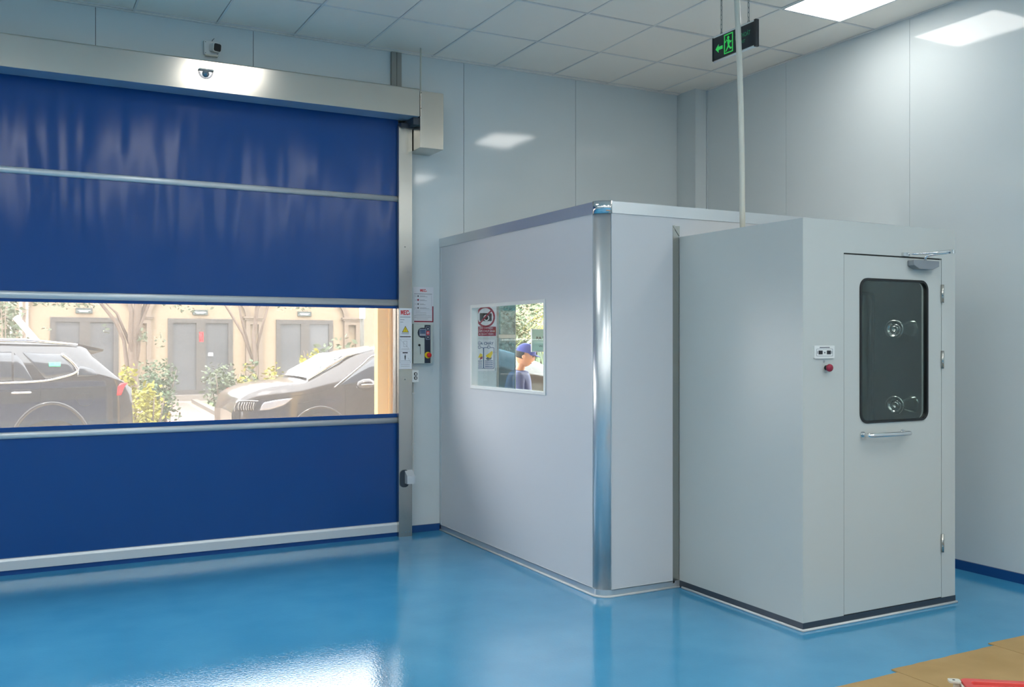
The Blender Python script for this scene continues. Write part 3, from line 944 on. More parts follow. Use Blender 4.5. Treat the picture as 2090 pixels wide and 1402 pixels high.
q.prism([(2.949, 1.612), (2.963, 1.612), (2.956, 1.624)], PY, KD - .0082, KD - .0075, 2).prism([(2.949, 1.554), (2.956, 1.542), (2.963, 1.554)], PY, KD - .0082, KD - .0075, 2)
q.ring([(2.956 + .007 * math.cos(R(30 * k)), 1.583 + .010 * math.sin(R(30 * k))) for k in range(12)], [(2.956 + .004 * math.cos(R(30 * k)), 1.583 + .006 * math.sin(R(30 * k))) for k in range(12)], PY, KD - .0082, KD - .0075, 2)
for k in range(4): q.disc((2.894 + .012 * k, KD - .005, 1.568), (0, -1, 0), .004, .0015, 10, 2)
q.build('key', ['navy', 'red', 'paper'], kp)
es = MB().disc((2.955, KD - .003, 1.408), (0, -1, 0), .0255, .010, 24).build('stop_collar', 'yellow', t)
MB().lathe([(.010, .010), (.014, .026), (.0195, .028), (.020, .034), (.017, .040), (.0001, .042)], (2.955, KD - .003, 1.408), (0, -1, 0), 20).build('stop_button', 'red', es)
q = MB().disc((2.885, KD, 1.487), (0, -1, 0), .009, .006, 16).box(2.882, KD - .016, 1.480, 2.888, KD - .006, 1.494)
q.build('lock', 'black', t)
MB().tube([(2.887, KD - .012, 1.478), (2.889, KD - .010, 1.455), (2.893, KD - .006, 1.415)], .0018, 6).build('key_tag', 'ink', t)

t = root('push_button_box', (2.872, WB, 1.19), 'small white box with two black push buttons, below the grey control box', 'switch box')
MB().box(2.803, 6.93, 1.197, 2.857, WB, 1.292).build('housing', 'white', t, bevel=.002)
for z in (1.262, 1.230):
    b = MB().lathe([(.0135, 0), (.0135, .006), (.010, .008), (.010, .004)], (2.831, 6.93, z), (0, -1, 0), 18).build('push_button', 'black', t)
    MB().disc((2.831, 6.93, z), (0, -1, 0), .006, .007, 14).build('button_cap', 'white', b)

t = root('cable_conduit', (2.868, WB - .02, .36), 'white plastic conduit running down the wall from the push button box', 'conduit')
q = MB()
pts = [(2.850, WB - .018, 1.197), (2.850, WB - .018, .40)] + [(2.850 - .022 * (1 - math.cos(R(15 * k))), WB - .018, .40 - .022 * math.sin(R(15 * k))) for k in range(1, 7)] + [(2.805, WB - .018, .378)]
q.tube(pts, .0085, 10)
q.build('pipe', 'white', t)
MB().box(2.836, WB - .03, .70, 2.864, WB, .715).build('clip', 'white', t)
MB().box(2.836, WB - .03, 1.10, 2.864, WB, 1.112).build('clip', 'white', t)

# vertical trunking and conduit above the header
t = root('cable_trunking', (2.70, WB, 3.45), 'grey vertical cable trunking on the wall above the steel header', 'trunking')
MB().box(2.668, WB - .03, 3.44, 2.708, WB, CEIL - .006).build('channel', 'trunk', t)
MB().box(2.712, WB - .03, 3.44, 2.750, WB, CEIL - .006).build('channel', 'trunk', t)
t = root('header_conduit', (2.83, 6.85, 3.447), 'thin white conduit rising from the motor cover to the ceiling', 'conduit')
MB().tube([(2.845, 6.86, 3.436), (2.845, 6.86, CEIL)], .0075, 8).build('pipe', 'cream', t)

# wall camera
t = root('security_camera', (1.31, WB, 3.56), 'small white wall camera with a black face, above the steel header', 'camera')
MB().box(1.250, WB - .030, 3.562, 1.352, WB, 3.660).build('back_box', 'white', t, bevel=.003)
MB().box(1.258, WB - .034, 3.553, 1.345, WB - .004, 3.562).build('base_strip', 'cream', t)
q = MB()
ax = Vector((.35, -1, -.15)).normalized()
u = Vector((1, .35, 0)).normalized(); w = ax.cross(u).normalized()
if w.z < 0: w = -w
c = Vector((1.312, WB - .03, 3.612))
sec = rr(-.030, -.030, .030, .030, .013, 5)
q.add([c + u * a + w * b for a, b in sec] + [c + ax * .060 + u * a * 1.05 + w * b * 1.05 for a, b in sec],
      [(i, (i + 1) % len(sec), len(sec) + (i + 1) % len(sec), len(sec) + i) for i in range(len(sec))], 0, True)
q.add([c + ax * .060 + u * a * 1.05 + w * b * 1.05 for a, b in sec], [list(range(len(sec)))], 0)
q.build('camera_body', 'white', t)
q = MB(); sec2 = rr(-.027, -.027, .027, .027, .012, 5)
q.add([c + ax * .0605 + u * a + w * b for a, b in sec2] + [c + ax * .066 + u * a * .93 + w * b * .93 for a, b in sec2],
      [(i, (i + 1) % len(sec2), len(sec2) + (i + 1) % len(sec2), len(sec2) + i) for i in range(len(sec2))] + [list(range(len(sec2), 2 * len(sec2)))], 0)
q.build('camera_face', 'black', t)
for a, b in ((1.260, 3.650), (1.342, 3.650), (1.260, 3.572), (1.342, 3.572)): MB().disc((a, WB - .03, b), (0, -1, 0), .003, .002, 8).build('screw', 'ink', t)
MB().tube([(1.306, WB - .006, 3.66), (1.312, WB - .005, 3.675), (1.325, WB - .003, 3.69)], .002, 6).build('cable', 'dark', t)

# ================================================================== EXIT SIGN
EX = 3.85
t = root('exit_sign', (EX, 4.40, 3.23), 'hanging black exit sign with green running figure and arrow, below the ceiling', 'exit sign')
k_ = EX / 3.6
EY0, EY1 = 4.226, 4.586   # near edge (right in the photo), far edge
EZ0, EZ1 = 3.236, 3.372
MB().box(EX - .010, EY0, EZ0, EX + .010, EY1, EZ1).build('panel', 'signblack', t)
MB().box(EX - .012, EY0 - .016, EZ0 - .012, EX + .012, EY0, EZ1 + .010).build('end_cap', 'signblack', t)
MB().box(EX - .014, EY1, EZ0 - .004, EX + .014, EY1 + .008, EZ1 + .002).build('end_cap', 'signblack', t)
MB().tube([(EX, EY0, EZ0 - .006), (EX, EY1 + .004, EZ0 - .006)], .008, 8).build('bottom_tube', 'white', t)
MB().box(EX - .010, EY0, EZ1, EX + .010, EY1, EZ1 + .008).build('top_rail', 'white', t)
def PS(a, b, c): return (c, EY1 - a, EZ0 + b)    # a runs from far edge towards the viewer
XS = EX - .0105
q = MB()
q.prism([(.020, .062), (.048, .088), (.048, .072), (.085, .072), (.085, .052), (.048, .052), (.048, .036)], PS, XS - .001, XS)
q.ring(rect(.098, .012, .178, .128), rect(.106, .018, .170, .121), PS, XS - .001, XS)
q.disc((XS, EY1 - .136, EZ0 + .104), (-1, 0, 0), .010, .0012, 14)
q.prism([(.124, .092), (.142, .094), (.150, .074), (.144, .054), (.132, .058), (.130, .072)], PS, XS - .001, XS)
q.prism([(.144, .058), (.158, .040), (.168, .042), (.168, .034), (.154, .030), (.134, .052)], PS, XS - .001, XS)
q.prism([(.134, .060), (.142, .052), (.128, .036), (.116, .024), (.110, .028), (.122, .042)], PS, XS - .001, XS)
q.prism([(.124, .092), (.112, .078), (.104, .080), (.104, .086), (.114, .090), (.120, .098)], PS, XS - .001, XS)
q.prism([(.144, .090), (.158, .078), (.164, .082), (.166, .076), (.158, .068), (.142, .080)], PS, XS - .001, XS)
q.build('running_figure_symbol', 'green_led', t)
MB().text('LỐI THOÁT', .036, PS, .198, .070, XS - .0008, 0, width=.130, bold=.0006).build('lettering', 'dim_green', t)
MB().text('EXIT', .026, PS, .240, .036, XS - .0008, 0, width=.045, bold=.0004).build('lettering', 'dim_green', t)
for y in (4.525, 4.285):
    q = MB()
    n_l = 14
    for k in range(n_l):
        z = EZ1 + .012 + (CEIL - EZ1 - .012) * (k + .5) / n_l
        hl = (CEIL - EZ1) / n_l * .62
        a = 90 * (k % 2)
        dx, dy = (.006, 0) if k % 2 else (0, .006)
        q.tube([(EX - dx, y - dy, z - hl * .6), (EX, y, z - hl), (EX + dx, y + dy, z - hl * .6), (EX + dx, y + dy, z + hl * .6), (EX, y, z + hl), (EX - dx, y - dy, z + hl * .6), (EX - dx, y - dy, z - hl * .6)], .0016, 5)
    q.tube([(EX + .004, y, CEIL), (EX + .006, y + .004, CEIL - .2), (EX + .002, y - .003, EZ1 + .05), (EX, y, EZ1 + .008)], .0028 if y > 4.4 else .0016, 6)
    q.lathe([(.010, -.0016), (.0116, 0), (.010, .0016), (.0084, 0), (.010, -.0016)], (EX, y, EZ1 + .016), (1, 0, 0), 14)
    q.build('hanging_chain', 'trunk', t)

# ================================================================== FLOOR SHEETS AND RED TRAY
sheets = [(2.45, 3.585, 2.05, 3.002, 'tan cardboard floor sheet at the left end, leading under the picture edge'),
          (3.590, 4.325, 2.10, 3.046, 'tan cardboard floor sheet in the middle, its far edge stepped forward'),
          (4.330, 5.40, 2.12, 3.080, 'tan cardboard floor sheet nearest the right wall')]
for i, (x0, x1, y0, y1, lab) in enumerate(sheets):
    t = MB()
    pts = []
    rg = random.Random(i)
    for k in range(9): pts.append((x0 + (x1 - x0) * k / 8, y0))
    for k in range(17): pts.append((x1 - (x1 - x0) * k / 16, y1 + rg.uniform(-.003, .003)))
    t.prism(pts, PZ, .0005 + .0002 * i, .005 + .0002 * i)
    tag(t.build('cardboard_sheet', 'card'), lab, 'floor sheet', 'cardboard sheets on the blue floor')
t = root('red_plastic_tray', (3.59, 2.69, 0.006), 'red plastic tray with a white corner bracket, lying on the cardboard at bottom right', 'tray')
def tp(a, b, z):   # tray axes: a along its long far edge, b towards the viewer
    ax_ = Vector((.800, -.600, 0)).normalized(); bx = Vector((-.600, -.800, 0)).normalized()
    p = Vector((3.590, 2.694, 0)) + ax_ * a + bx * b
    return (p.x, p.y, z if z < .02 else z - .03)
q = MB()
out = rr(0, 0, .60, .42, .03, 4); inn = rr(.035, .035, .565, .385, .02, 4)
q.ring(out, inn, lambda a, b, c: tp(a, b, c), .008, .105)
q.prism(out, lambda a, b, c: tp(a, b, c), .006, .012)
q.prism(inn, lambda a, b, c: tp(a, b, c), .012, .092)
q.build('tray_body', 'redplastic', t, bevel=.008)
q = MB().prism(rr(-.050, .010, -.002, .050, .008, 3), lambda a, b, c: tp(a, b, c), .096, .104)
q.prism([(-.006, .05), (-.002, .01), (-.002, .20), (-.03, .20)], lambda a, b, c: tp(a, b, c), .088, .097)
q.prism(rr(-.030, .02, -.002, .040, .006, 3), lambda a, b, c: tp(a, b, c), .006, .097)
br = q.build('corner_bracket', 'cream', t)
MB().prism([(-.028 + .006 * math.cos(R(30 * k)), .028 + .005 * math.sin(R(30 * k))) for k in range(12)], lambda a, b, c: tp(a, b, c), .1035, .1048).build('bolt_hole', 'inkblack', br)

# ================================================================== OUTDOORS
struct(MB().box(-40, -25, GZ - .1, 45, 60, GZ), 'floor_outside', 'ground')
# outside face of this building, and an unseen canopy added to limit sky light
struct(wall_pieces([-12, -1.64, 2.80, 3.56, 4.95, 14], GZ, 5.2, [(-1.64, 2.80, -1, 3.3), (3.56, 4.95, -1, 2.13)], PY, 7.14, 7.22, gap=0), 'wall_outside', 'facade')
struct(MB().box(-12, 7.22, GZ, 14, 11.3, GZ + .02), 'floor_bounce', 'bounce')  # unseen pale slab added to reflect warm light onto the ceiling
struct(MB().box(-12, 7.22, 4.40, 14, 9.62, 4.6), 'ceiling_shade_canopy', 'facade')  # unseen slab, height and reach set to control sky light
OB = root('office_building', (5, 30, GZ), 'beige office building with grey framed glass doors and pilasters, across the yard', 'building')
DOORS = [(1.12, 2.92), (4.29, 6.19), (7.53, 9.37), (-2.1, -0.35)]
holes = [(a, b, GZ + .14, 2.25) for a, b in DOORS]
wall_pieces([-14, 26], GZ, 4.0, holes, PY, 30, 30.25, gap=0).build('wall', 'facade', OB)
MB().box(-14, 29.3, GZ, 26, 29.97, GZ + .16).build('plinth', 'kerb', OB)
MB().box(-14.3, 29.4, 4.0, 26.3, 34, 4.2).box(-14, 30.3, GZ, 26, 30.35, 4.0).build('roof', 'facade2', OB)
for i, (a, b) in enumerate(DOORS):
    z0, z1 = GZ + .16, 2.25
    mid = (a + b) / 2
    fr = MB()
    for u0, u1 in ((a, mid), (mid, b)):
        fr.ring(rect(u0, z0, u1, z1), rect(u0 + .14, z0 + .14, u1 - .14, z1 - .13), PY, 29.95, 30.05)
    d = fr.build('door_frame', 'frame_out', OB)
    for u0, u1 in ((a, mid), (mid, b)):
        MB().box(u0 + .14, 30.0, z0 + .14, u1 - .14, 30.02, z1 - .13).build('pane', 'glass_out', d)
    if i < 3:
        pl = MB().box(mid - .24, 29.93, 2.37, mid + .20, 29.99, 2.52).build('name_plate', 'plate', OB)
        MB().box(mid - .18, 29.925, 2.44, mid + .14, 29.93, 2.455).box(mid - .14, 29.925, 2.41, mid + .08, 29.93, 2.42).build('plate_text', 'paper', pl)
    if i == 1:
        MB().box(mid - .05, 29.93, 1.55, mid + .07, 29.95, 1.85).build('notice', 'red', d)
        MB().box(mid + .22, 29.98, 1.12, mid + .36, 29.995, 1.22).build('notice', 'paper', d)
for x in (3.55, 6.83, 9.98, 0.25, -2.9):
    q = MB().ring(rect(x - .26, GZ, x + .26, 2.28), rr(x - .14, .35, x + .14, 2.12, .12, 5)[0:0] or rect(x - .13, .35, x + .13, 2.10), PY, 29.85, 30.0)
    q.box(x - .34, 29.80, 2.28, x + .34, 30.0, 2.34).box(x - .30, 29.83, 2.22, x + .30, 30.0, 2.28)
    q.build('pilaster', 'facade2', OB)
for xa, xb in ((-2.9, .25), (.25, 3.55), (3.55, 6.83), (6.83, 9.98)):
    c = (xa + xb) / 2; h = (xb - xa) / 2 - .1
    pts_o = [(c - h * math.cos(R(180 * k / 24)), 2.34 + .95 * math.sin(R(180 * k / 24))) for k in range(25)]
    pts_i = [(c - (h - .16) * math.cos(R(180 * k / 24)), 2.34 + .82 * math.sin(R(180 * k / 24))) for k in range(25)]
    MB().prism(pts_o + pts_i[::-1], PY, 29.88, 29.99).build('arch_moulding', 'facade2', OB)

# tree line and second block behind the offices
def leaf_cloud(mb, rg, c, ext, n, size, m=0, flat=.5):
    for _ in range(n):
        while True:
            p = [rg.uniform(-1, 1) for _ in range(3)]
            if sum(a * a for a in p) < 1: break
        pos = Vector((c[0] + p[0] * ext[0], c[1] + p[1] * ext[1], c[2] + p[2] * ext[2]))
        a = Vector((rg.uniform(-1, 1), rg.uniform(-1, 1), rg.uniform(-.6, .6))).normalized()
        b = a.orthogonal().normalized()
        b = (b * math.cos(rg.uniform(0, 6.28)) + a.cross(b) * math.sin(rg.uniform(0, 6.28))).normalized()
        s = size * rg.uniform(.6, 1.3)
        mb.add([pos - a * s, pos + b * s * flat, pos + a * s, pos - b * s * flat], [(0, 1, 2, 3)], m)


def shrub(x, y, w, h, n, size, leaf, label, stems=4, group=None, z=GZ, name='shrub'):
    t = root(name, (x, y, z), label, 'shrub', group)
    rg = random.Random(int(x * 100 + y * 10))
    q = MB()
    for k in range(stems):
        a = rg.uniform(0, 6.28)
        q.tube([(x + .1 * math.cos(a) * w, y + .1 * math.sin(a) * w, z), (x + .25 * w * math.cos(a), y + .25 * w * math.sin(a), z + h * .5), (x + .35 * w * math.cos(a), y + .3 * w * math.sin(a), z + h * .8)], [.02, .014, .006], 5)
    q.build('stem', 'bark', t)
    q = MB()
    k = max(4, int(n / 60))
    for _ in range(k):
        a = rg.uniform(0, 6.28); rr2 = rg.uniform(0, .32) * w
        cz = z + h * rg.uniform(.22, .78)
        leaf_cloud(q, rg, (x + rr2 * math.cos(a), y + rr2 * math.sin(a), cz), (w * .26, w * .26, h * .24), int(n / k), size)
    q.build('foliage', leaf, t, fix=False)
    return t


shrub(2.52, 18.8, 1.15, 1.50, 1500, .045, 'leaf_g', 'rounded dark green shrub in front of the middle glass doors')
shrub(3.93, 20.0, .95, 1.36, 900, .05, 'leaf_p', 'pale green shrub hiding the lower right of the middle glass doors')
shrub(5.70, 18.6, 1.35, 1.95, 1100, .07, 'leaf_p', 'tall feathery pale green shrub behind the grey car windscreen')
shrub(3.66, 15.8, .60, 1.52, 420, .05, 'leaf_g', 'small dark shrub between the yellow bushes, below the pilaster')
shrub(1.77, 14.2, .66, 1.20, 1000, .040, 'leaf_y', 'bright yellow green bush right behind the tail of the black car')
shrub(2.24, 14.4, .60, .66, 260, .036, 'leaf_y', 'low sparse yellow bush in the middle of the yard')
shrub(1.60, 15.2, .50, 1.46, 500, .045, 'leaf_y', 'yellow leaved bush above the tail lamp of the black car')
shrub(3.30, 14.6, .70, 1.42, 450, .042, 'leaf_y', 'yellow green bush above the bonnet of the grey car, at its front end')
shrub(3.80, 14.9, .70, 1.40, 420, .042, 'leaf_y', 'yellow bush above the middle of the grey car bonnet')
shrub(4.42, 15.3, .75, 1.66, 560, .044, 'leaf_y', 'taller yellow flecked bush next to the grey car windscreen')
shrub(.05, 22.0, 1.1, 3.0, 1000, .06, 'leaf_p', 'tall pale hedge at the left edge of the vision strip')


def tree(name, label, base, limbs, leaves, leafmat, rg):
    t = root(name, base, label, 'tree')
    q = MB()
    for pts, r in limbs: q.tube(pts, r, 8)
    q.build('trunk', 'bark', t)
    q = MB()
    for c, ext, n, sz in leaves: leaf_cloud(q, rg, c, ext, n, sz)
    q.build('foliage', leafmat, t, fix=False)
    return t


rg = random.Random(11)
bx, by = 1.88, 17.0
limbs = [([(bx, by, GZ), (bx - .03, by, .5), (bx + .02, by, 1.0), (bx - .01, by, 1.4), (bx + .06, by, 1.9), (bx + .16, by, 3.2)], [.10, .075, .07, .07, .07, .03]),
         ([(bx, by, .7), (bx - .09, by + .05, 1.15), (bx - .14, by, 1.55), (bx - .26, by, 1.85), (bx - .60, by, 2.3), (bx - .9, by, 3.0)], [.05, .035, .03, .03, .025, .015]),
         ([(bx + .01, by, 1.2), (bx - .05, by - .06, 1.6), (bx - .02, by, 2.0), (bx - .2, by, 3.0)], [.045, .04, .035, .02]),
         ([(bx, by + .05, .9), (bx + .07, by, 1.4), (bx + .12, by + .05, 1.9), (bx + .5, by, 3.1)], [.05, .045, .04, .02]),
         ([(bx, by, 1.35), (bx + .09, by - .04, 1.75), (bx + .3, by, 2.3), (bx + .8, by, 3.0)], [.03, .028, .02, .012]),
         ([(bx - .05, by, 1.5), (bx - .25, by, 2.0), (bx - .5, by, 2.25)], [.03, .02, .01])]
leaves = [((bx, by, 4.0), (1.9, 1.6, 1.3), 420, .10), ((bx + .55, by, 2.25), (.55, .3, .14), 40, .05), ((bx + .17, by - .1, 1.62), (.09, .1, .16), 26, .045), ((bx - .55, by, 2.25), (.35, .2, .06), 24, .05),
          ((bx - .38, by, 1.75), (.10, .1, .10), 8, .04), ((bx + .42, by, 1.55), (.12, .08, .22), 20, .03)]
tree('gnarled_tree', 'gnarled bare trunked tree between the left and middle glass doors', (bx, by, GZ), limbs, leaves, 'leaf_p', rg)
bx, by = 4.92, 21.5
limbs = [([(bx, by, GZ), (bx + .02, by, .9), (bx - .02, by, 1.6), (bx + .05, by, 2.3), (bx + .1, by, 3.6)], [.07, .06, .05, .045, .02]),
         ([(bx, by, 1.0), (bx - .25, by, 1.7), (bx - .55, by, 2.2), (bx - 1.0, by, 2.9)], [.035, .03, .025, .015]),
         ([(bx - .1, by, 1.3), (bx - .3, by, 2.1), (bx - .45, by, 3.0)], [.03, .025, .015]),
         ([(bx, by, 1.2), (bx + .2, by, 2.0), (bx + .5, by, 3.0)], [.03, .025, .015])]
leaves = [((bx, by, 4.2), (1.9, 1.6, 1.2), 380, .10), ((bx - 1.35, by, 2.35), (.55, .3, .18), 60, .05), ((bx - .4, by, 2.4), (.5, .3, .12), 30, .05), ((bx + .9, by, 2.35), (.5, .3, .16), 50, .05)]
tree('slender_tree', 'slender branching tree in front of the right hand glass doors', (bx, by, GZ), limbs, leaves, 'leaf_p', rg)
bx, by = .65, 24.0
limbs = [([(bx - .9, by, GZ), (bx - .9, by, 1.5), (bx - .7, by, 3.0)], [.10, .09, .06])]
leaves = [((bx + .55, by, 2.42), (.95, .3, .14), 130, .06), ((bx, by, 3.4), (1.3, 1, .8), 300, .10), ((bx + .2, by, 1.85), (.1, .1, .08), 8, .05)]
tree('leafy_tree', 'small leafy tree at the far left, its leaves hanging over the left doors', (bx - .9, by, GZ), limbs, leaves, 'leaf_p', rg)

# lawn, kerb, path
tag(MB().prism([(4.35, 20.4), (10.5, 20.4), (10.5, 28.3), (4.9, 28.3)], PZ, GZ, GZ + .03).build('lawn', 'grass'), 'patch of short green lawn beyond the path', 'lawn', kind='stuff')
struct(MB().prism([(4.15, 19.9), (4.30, 19.9), (4.88, 28.5), (4.72, 28.5)], PZ, GZ, GZ + .10).box(4.15, 20.0, GZ, 10.6, 20.2, GZ + .10), 'floor_kerb', 'kerb')
struct(MB().prism([(2.4, 17), (3.9, 19.6), (4.6, 28.6), (2.6, 28.6)], PZ, GZ, GZ + .012), 'floor_path', 'path')

# ochre pillar by the opening, rising to the added canopy
t = root('ochre_pillar', (3.55, 9.2, GZ), 'ochre painted pillar with moulded edge, just outside the right end of the vision strip', 'pillar')
MB().box(3.345, 9.2, GZ, 3.80, 9.3, 4.4).build('shaft', 'pillar', t)
q = MB()
q.box(3.455, 9.175, GZ, 3.475, 9.2, 4.4).box(3.50, 9.165, GZ, 3.53, 9.2, 4.4).box(3.56, 9.16, GZ, 3.80, 9.2, 4.4)
q.build('moulding', 'pillar', t)
t = root('concrete_post', (8.29, 24, GZ), 'pale concrete utility post at the right end of the vision strip', 'post')
q = MB().tube([(8.29, 24, GZ), (8.29, 24, 5.2)], .055, 10)
q.build('post', 'cement', t)
MB().box(8.20, 23.90, 2.15, 8.34, 23.95, 2.60).build('meter_box', 'white', t)
t = root('leaning_white_pole', (1.0, 16, GZ), 'white pole leaning behind the black car roof', 'pole')
MB().tube([(.13, 16.0, 1.90), (1.75, 16.0, -.17)], .045, 8).build('pole', 'white', t)
for k, (x, w_) in enumerate(((.05, .10), (.28, .07), (.42, .06))):
    t = tag(MB().box(x, 25.0, GZ, x + w_, 25.1, 3.4).build('fence_post', 'trunk'), ['grey fence post nearest the left edge of the vision strip', 'second slim grey fence post from the left edge', 'third slim grey fence post from the left edge'][k], 'post', 'slim grey posts at the left edge')


# ------------------------------------------------------------------ vehicles
def smooth_poly(pts, n=5):
    """catmull-rom through 2D points, open"""
    out = []
    P = [pts[0]] + list(pts) + [pts[-1]]
    for i in range(1, len(P) - 2):
        for k in range(n):
            t_ = k / n
            out.append(tuple(.5 * (2 * P[i][j] + (P[i + 1][j] - P[i - 1][j]) * t_ + (2 * P[i - 1][j] - 5 * P[i][j] + 4 * P[i + 1][j] - P[i + 2][j]) * t_ ** 2 + (3 * P[i][j] - P[i - 1][j] - 3 * P[i + 1][j] + P[i + 2][j]) * t_ ** 3) for j in (0, 1)))
    out.append(tuple(pts[-1]))
    return out


def interp(tab, x):
    if x <= tab[0][0]: return tab[0][1]
    for (a, b), (c, d) in zip(tab[:-1], tab[1:]):
        if x <= c: return b + (d - b) * (x - a) / (c - a)
    return tab[-1][1]


class Car:
    """side at Y=Y0 facing -y; tables give belt and top height along x; lofted shell"""
    def __init__(s, Y0, W, belt, top, wid, x0, x1, zb):
        s.Y0, s.W = Y0, W
        s.belt = smooth_poly(belt); s.top = smooth_poly(top); s.wid = smooth_poly(wid); s.x0, s.x1, s.zb = x0, x1, zb

    def y(s, x, z, off=0.0):
        half = s.W / 2 * interp(s.wid, x)
        zb, zt = interp(s.belt, x), interp(s.top, x)
        if z <= zb:
            u = (z - s.zb) / max(zb - s.zb, .01)
            h = half * (1 - .05 * (1 - u) ** 2 - .03 * max(0, u - .7) / .3)
        else:
            u = min(1, (z - zb) / max(zt - zb, .01))
            cab = min(1, max(0, (zt - zb) / .35))
            h = half * (.97 - cab * (.20 * u + .10 * u ** 4))
            if cab < 1: h = min(h, half * .97)
        return s.Y0 + s.W / 2 - h - off

    def shell(s, n=56):
        mb = MB(); v = []; rows = []
        for i in range(n + 1):
            x = s.x0 + (s.x1 - s.x0) * i / n
            zb, zt = interp(s.belt, x), max(interp(s.top, x), interp(s.belt, x) + .005)
            zs = [s.zb, s.zb + (zb - s.zb) * .35, s.zb + (zb - s.zb) * .7, s.zb + (zb - s.zb) * .9, zb] + [zb + (zt - zb) * k for k in (.25, .5, .75, .9, .97)]
            row = [(x, s.y(x, z), z) for z in zs]
            ytop = row[-1][1]
            cy = s.Y0 + s.W / 2
            row += [(x, ytop + (cy - ytop) * .12, zt), (x, ytop + (cy - ytop) * .5, zt + .015), (x, cy, zt + .02)]
            full = row + [(x, 2 * cy - b, c) for (x_, b, c) in row[:-1][::-1]]
            rows.append(full)
        k = len(rows[0])
        for r_ in rows: v += r_
        f = []
        for i in range(n):
            for j in range(k - 1):
                f.append((i * k + j, i * k + j + 1, (i + 1) * k + j + 1, (i + 1) * k + j))
        mb.add(v, f, 0, True)
        mb.add(v[:k], [tuple(range(k))], 0); mb.add(v[-k:], [tuple(range(k))], 0)
        return mb

    def patch(s, poly, off=.006, m=0, grid=10):
        """thin panel following the body side: polygon in x,z (convex-ish), triangulated in strips"""
        mb = MB()
        xs = [p[0] for p in poly]
        xa, xb = min(xs), max(xs)
        v = []; f = []
        def span(x):
            hit = []
            n = len(poly)
            for i in range(n):
                (ax_, az), (bx_, bz) = poly[i], poly[(i + 1) % n]
                if min(ax_, bx_) - 1e-9 <= x <= max(ax_, bx_) + 1e-9 and abs(ax_ - bx_) > 1e-9:
                    hit.append(az + (bz - az) * (x - ax_) / (bx_ - ax_))
            return (min(hit), max(hit)) if hit else None
        cols = []
        for i in range(grid + 1):
            x = xa + (xb - xa) * (i / grid)
            x = min(max(x, xa + 1e-4), xb - 1e-4)
            sp = span(x)
            if sp: cols.append((x, sp))
        for x, (z0, z1) in cols:
            for k in range(5):
                z = z0 + (z1 - z0) * k / 4
                v.append((x, s.y(x, z, off), z))
        for x, (z0, z1) in cols:
            for k in range(5):
                z = z0 + (z1 - z0) * k / 4
                v.append((x, s.y(x, z, off) + off * .9, z))
        o2 = len(cols) * 5
        for i in range(len(cols) - 1):
            for k in range(4):
                a = i * 5 + k
                f.append((a, a + 1, a + 6, a + 5)); f.append((o2 + a + 5, o2 + a + 6, o2 + a + 1, o2 + a))
            for k in (0, 4):
                a = i * 5 + k
                f.append((a, a + 5, o2 + a + 5, o2 + a))
        mb.add(v, f, m, True)
        return mb

    def strip(s, pts, r, off=.004, mb=None, m=0):
        mb = mb or MB()
        P = smooth_poly(pts, 4)
        return mb.tube([(x, s.y(x, z, off), z) for x, z in P], r, 6, m)

    def wheel(s, t, cx, r, cz, y=None):
        y = s.Y0 + .02 if y is None else y
        w = MB().lathe([(r * .66, -.005), (r * .78, -.02), (r * .95, -.015), (r, .02), (r, .18), (r * .9, .2), (r * .6, .2)], (cx, y, cz), (0, 1, 0), 32).build('wheel', 'tyre', t)
        q = MB().lathe([(r * .68, 0), (r * .64, -.012), (r * .60, .02), (r * .58, .10)], (cx, y, cz), (0, 1, 0), 32)
        for k in range(6):
            a = R(60 * k + 15)
            for da in (-.14, .14):
                q.prism([(cx + r * .1 * math.cos(a + da * 4), cz + r * .1 * math.sin(a + da * 4)), (cx + r * .62 * math.cos(a + da - .04), cz + r * .62 * math.sin(a + da - .04)), (cx + r * .62 * math.cos(a + da + .04), cz + r * .62 * math.sin(a + da + .04))], PY, y - .002, y + .02)
        q.disc((cx, y + .02, cz), (0, -1, 0), r * .16, .03, 14)
        q.build('rim', 'bar', w)


# black SUV, rear part in view, nose off to the left
sv = Car(12.0, 1.85,
         belt=[(-3.55, .75), (-3.0, .88), (-2.0, .98), (-.6, 1.03), (.3, 1.06), (.9, 1.10), (1.20, 1.06), (1.33, .95)],
         top=[(-3.55, .78), (-3.0, .95), (-2.15, 1.06), (-1.5, 1.40), (-1.1, 1.50), (-.4, 1.535), (.4, 1.515), (.80, 1.475), (.90, 1.36), (1.02, 1.24), (1.17, 1.10), (1.33, .96)],
         wid=[(-3.55, .72), (-3.3, .9), (-2.8, .98), (0, 1), (.8, .985), (1.15, .95), (1.33, .86)], x0=-3.55, x1=1.33, zb=.08)
t = root('black_suv', (-1.1, 12.9, GZ), 'black sport utility car seen from the side, its tail in view, outside the vision strip', 'car')
sv.shell(80).build('body', 'carblack', t, fix=True)
sv.patch([(-.62, 1.085), (.062, 1.085), (.062, 1.405), (-.50, 1.405)]).build('side_window', 'carglass', t)
sv.patch([(.085, 1.082), (.275, 1.084), (.17, 1.30), (.085, 1.40)]).build('side_window', 'carglass', t)
sv.patch([(.175, 1.400), (.40, 1.098), (.58, 1.128), (.705, 1.175), (.66, 1.27), (.575, 1.375)], grid=16).build('side_window', 'carglass', t)
sv.patch([(.735, 1.12), (.86, 1.125), (.955, 1.135), (.90, 1.20), (.80, 1.235), (.745, 1.235)], grid=12).build('side_window', 'carglass', t)
q = sv.strip([(-.9, 1.05), (-.052, 1.060), (.36, 1.074), (.577, 1.115), (.70, 1.155), (.742, 1.19)], .013)
sv.strip([(.742, 1.19), (.72, 1.235), (.66, 1.305), (.575, 1.378)], .018, mb=q)
q.build('chrome_trim', 'chrome', t)
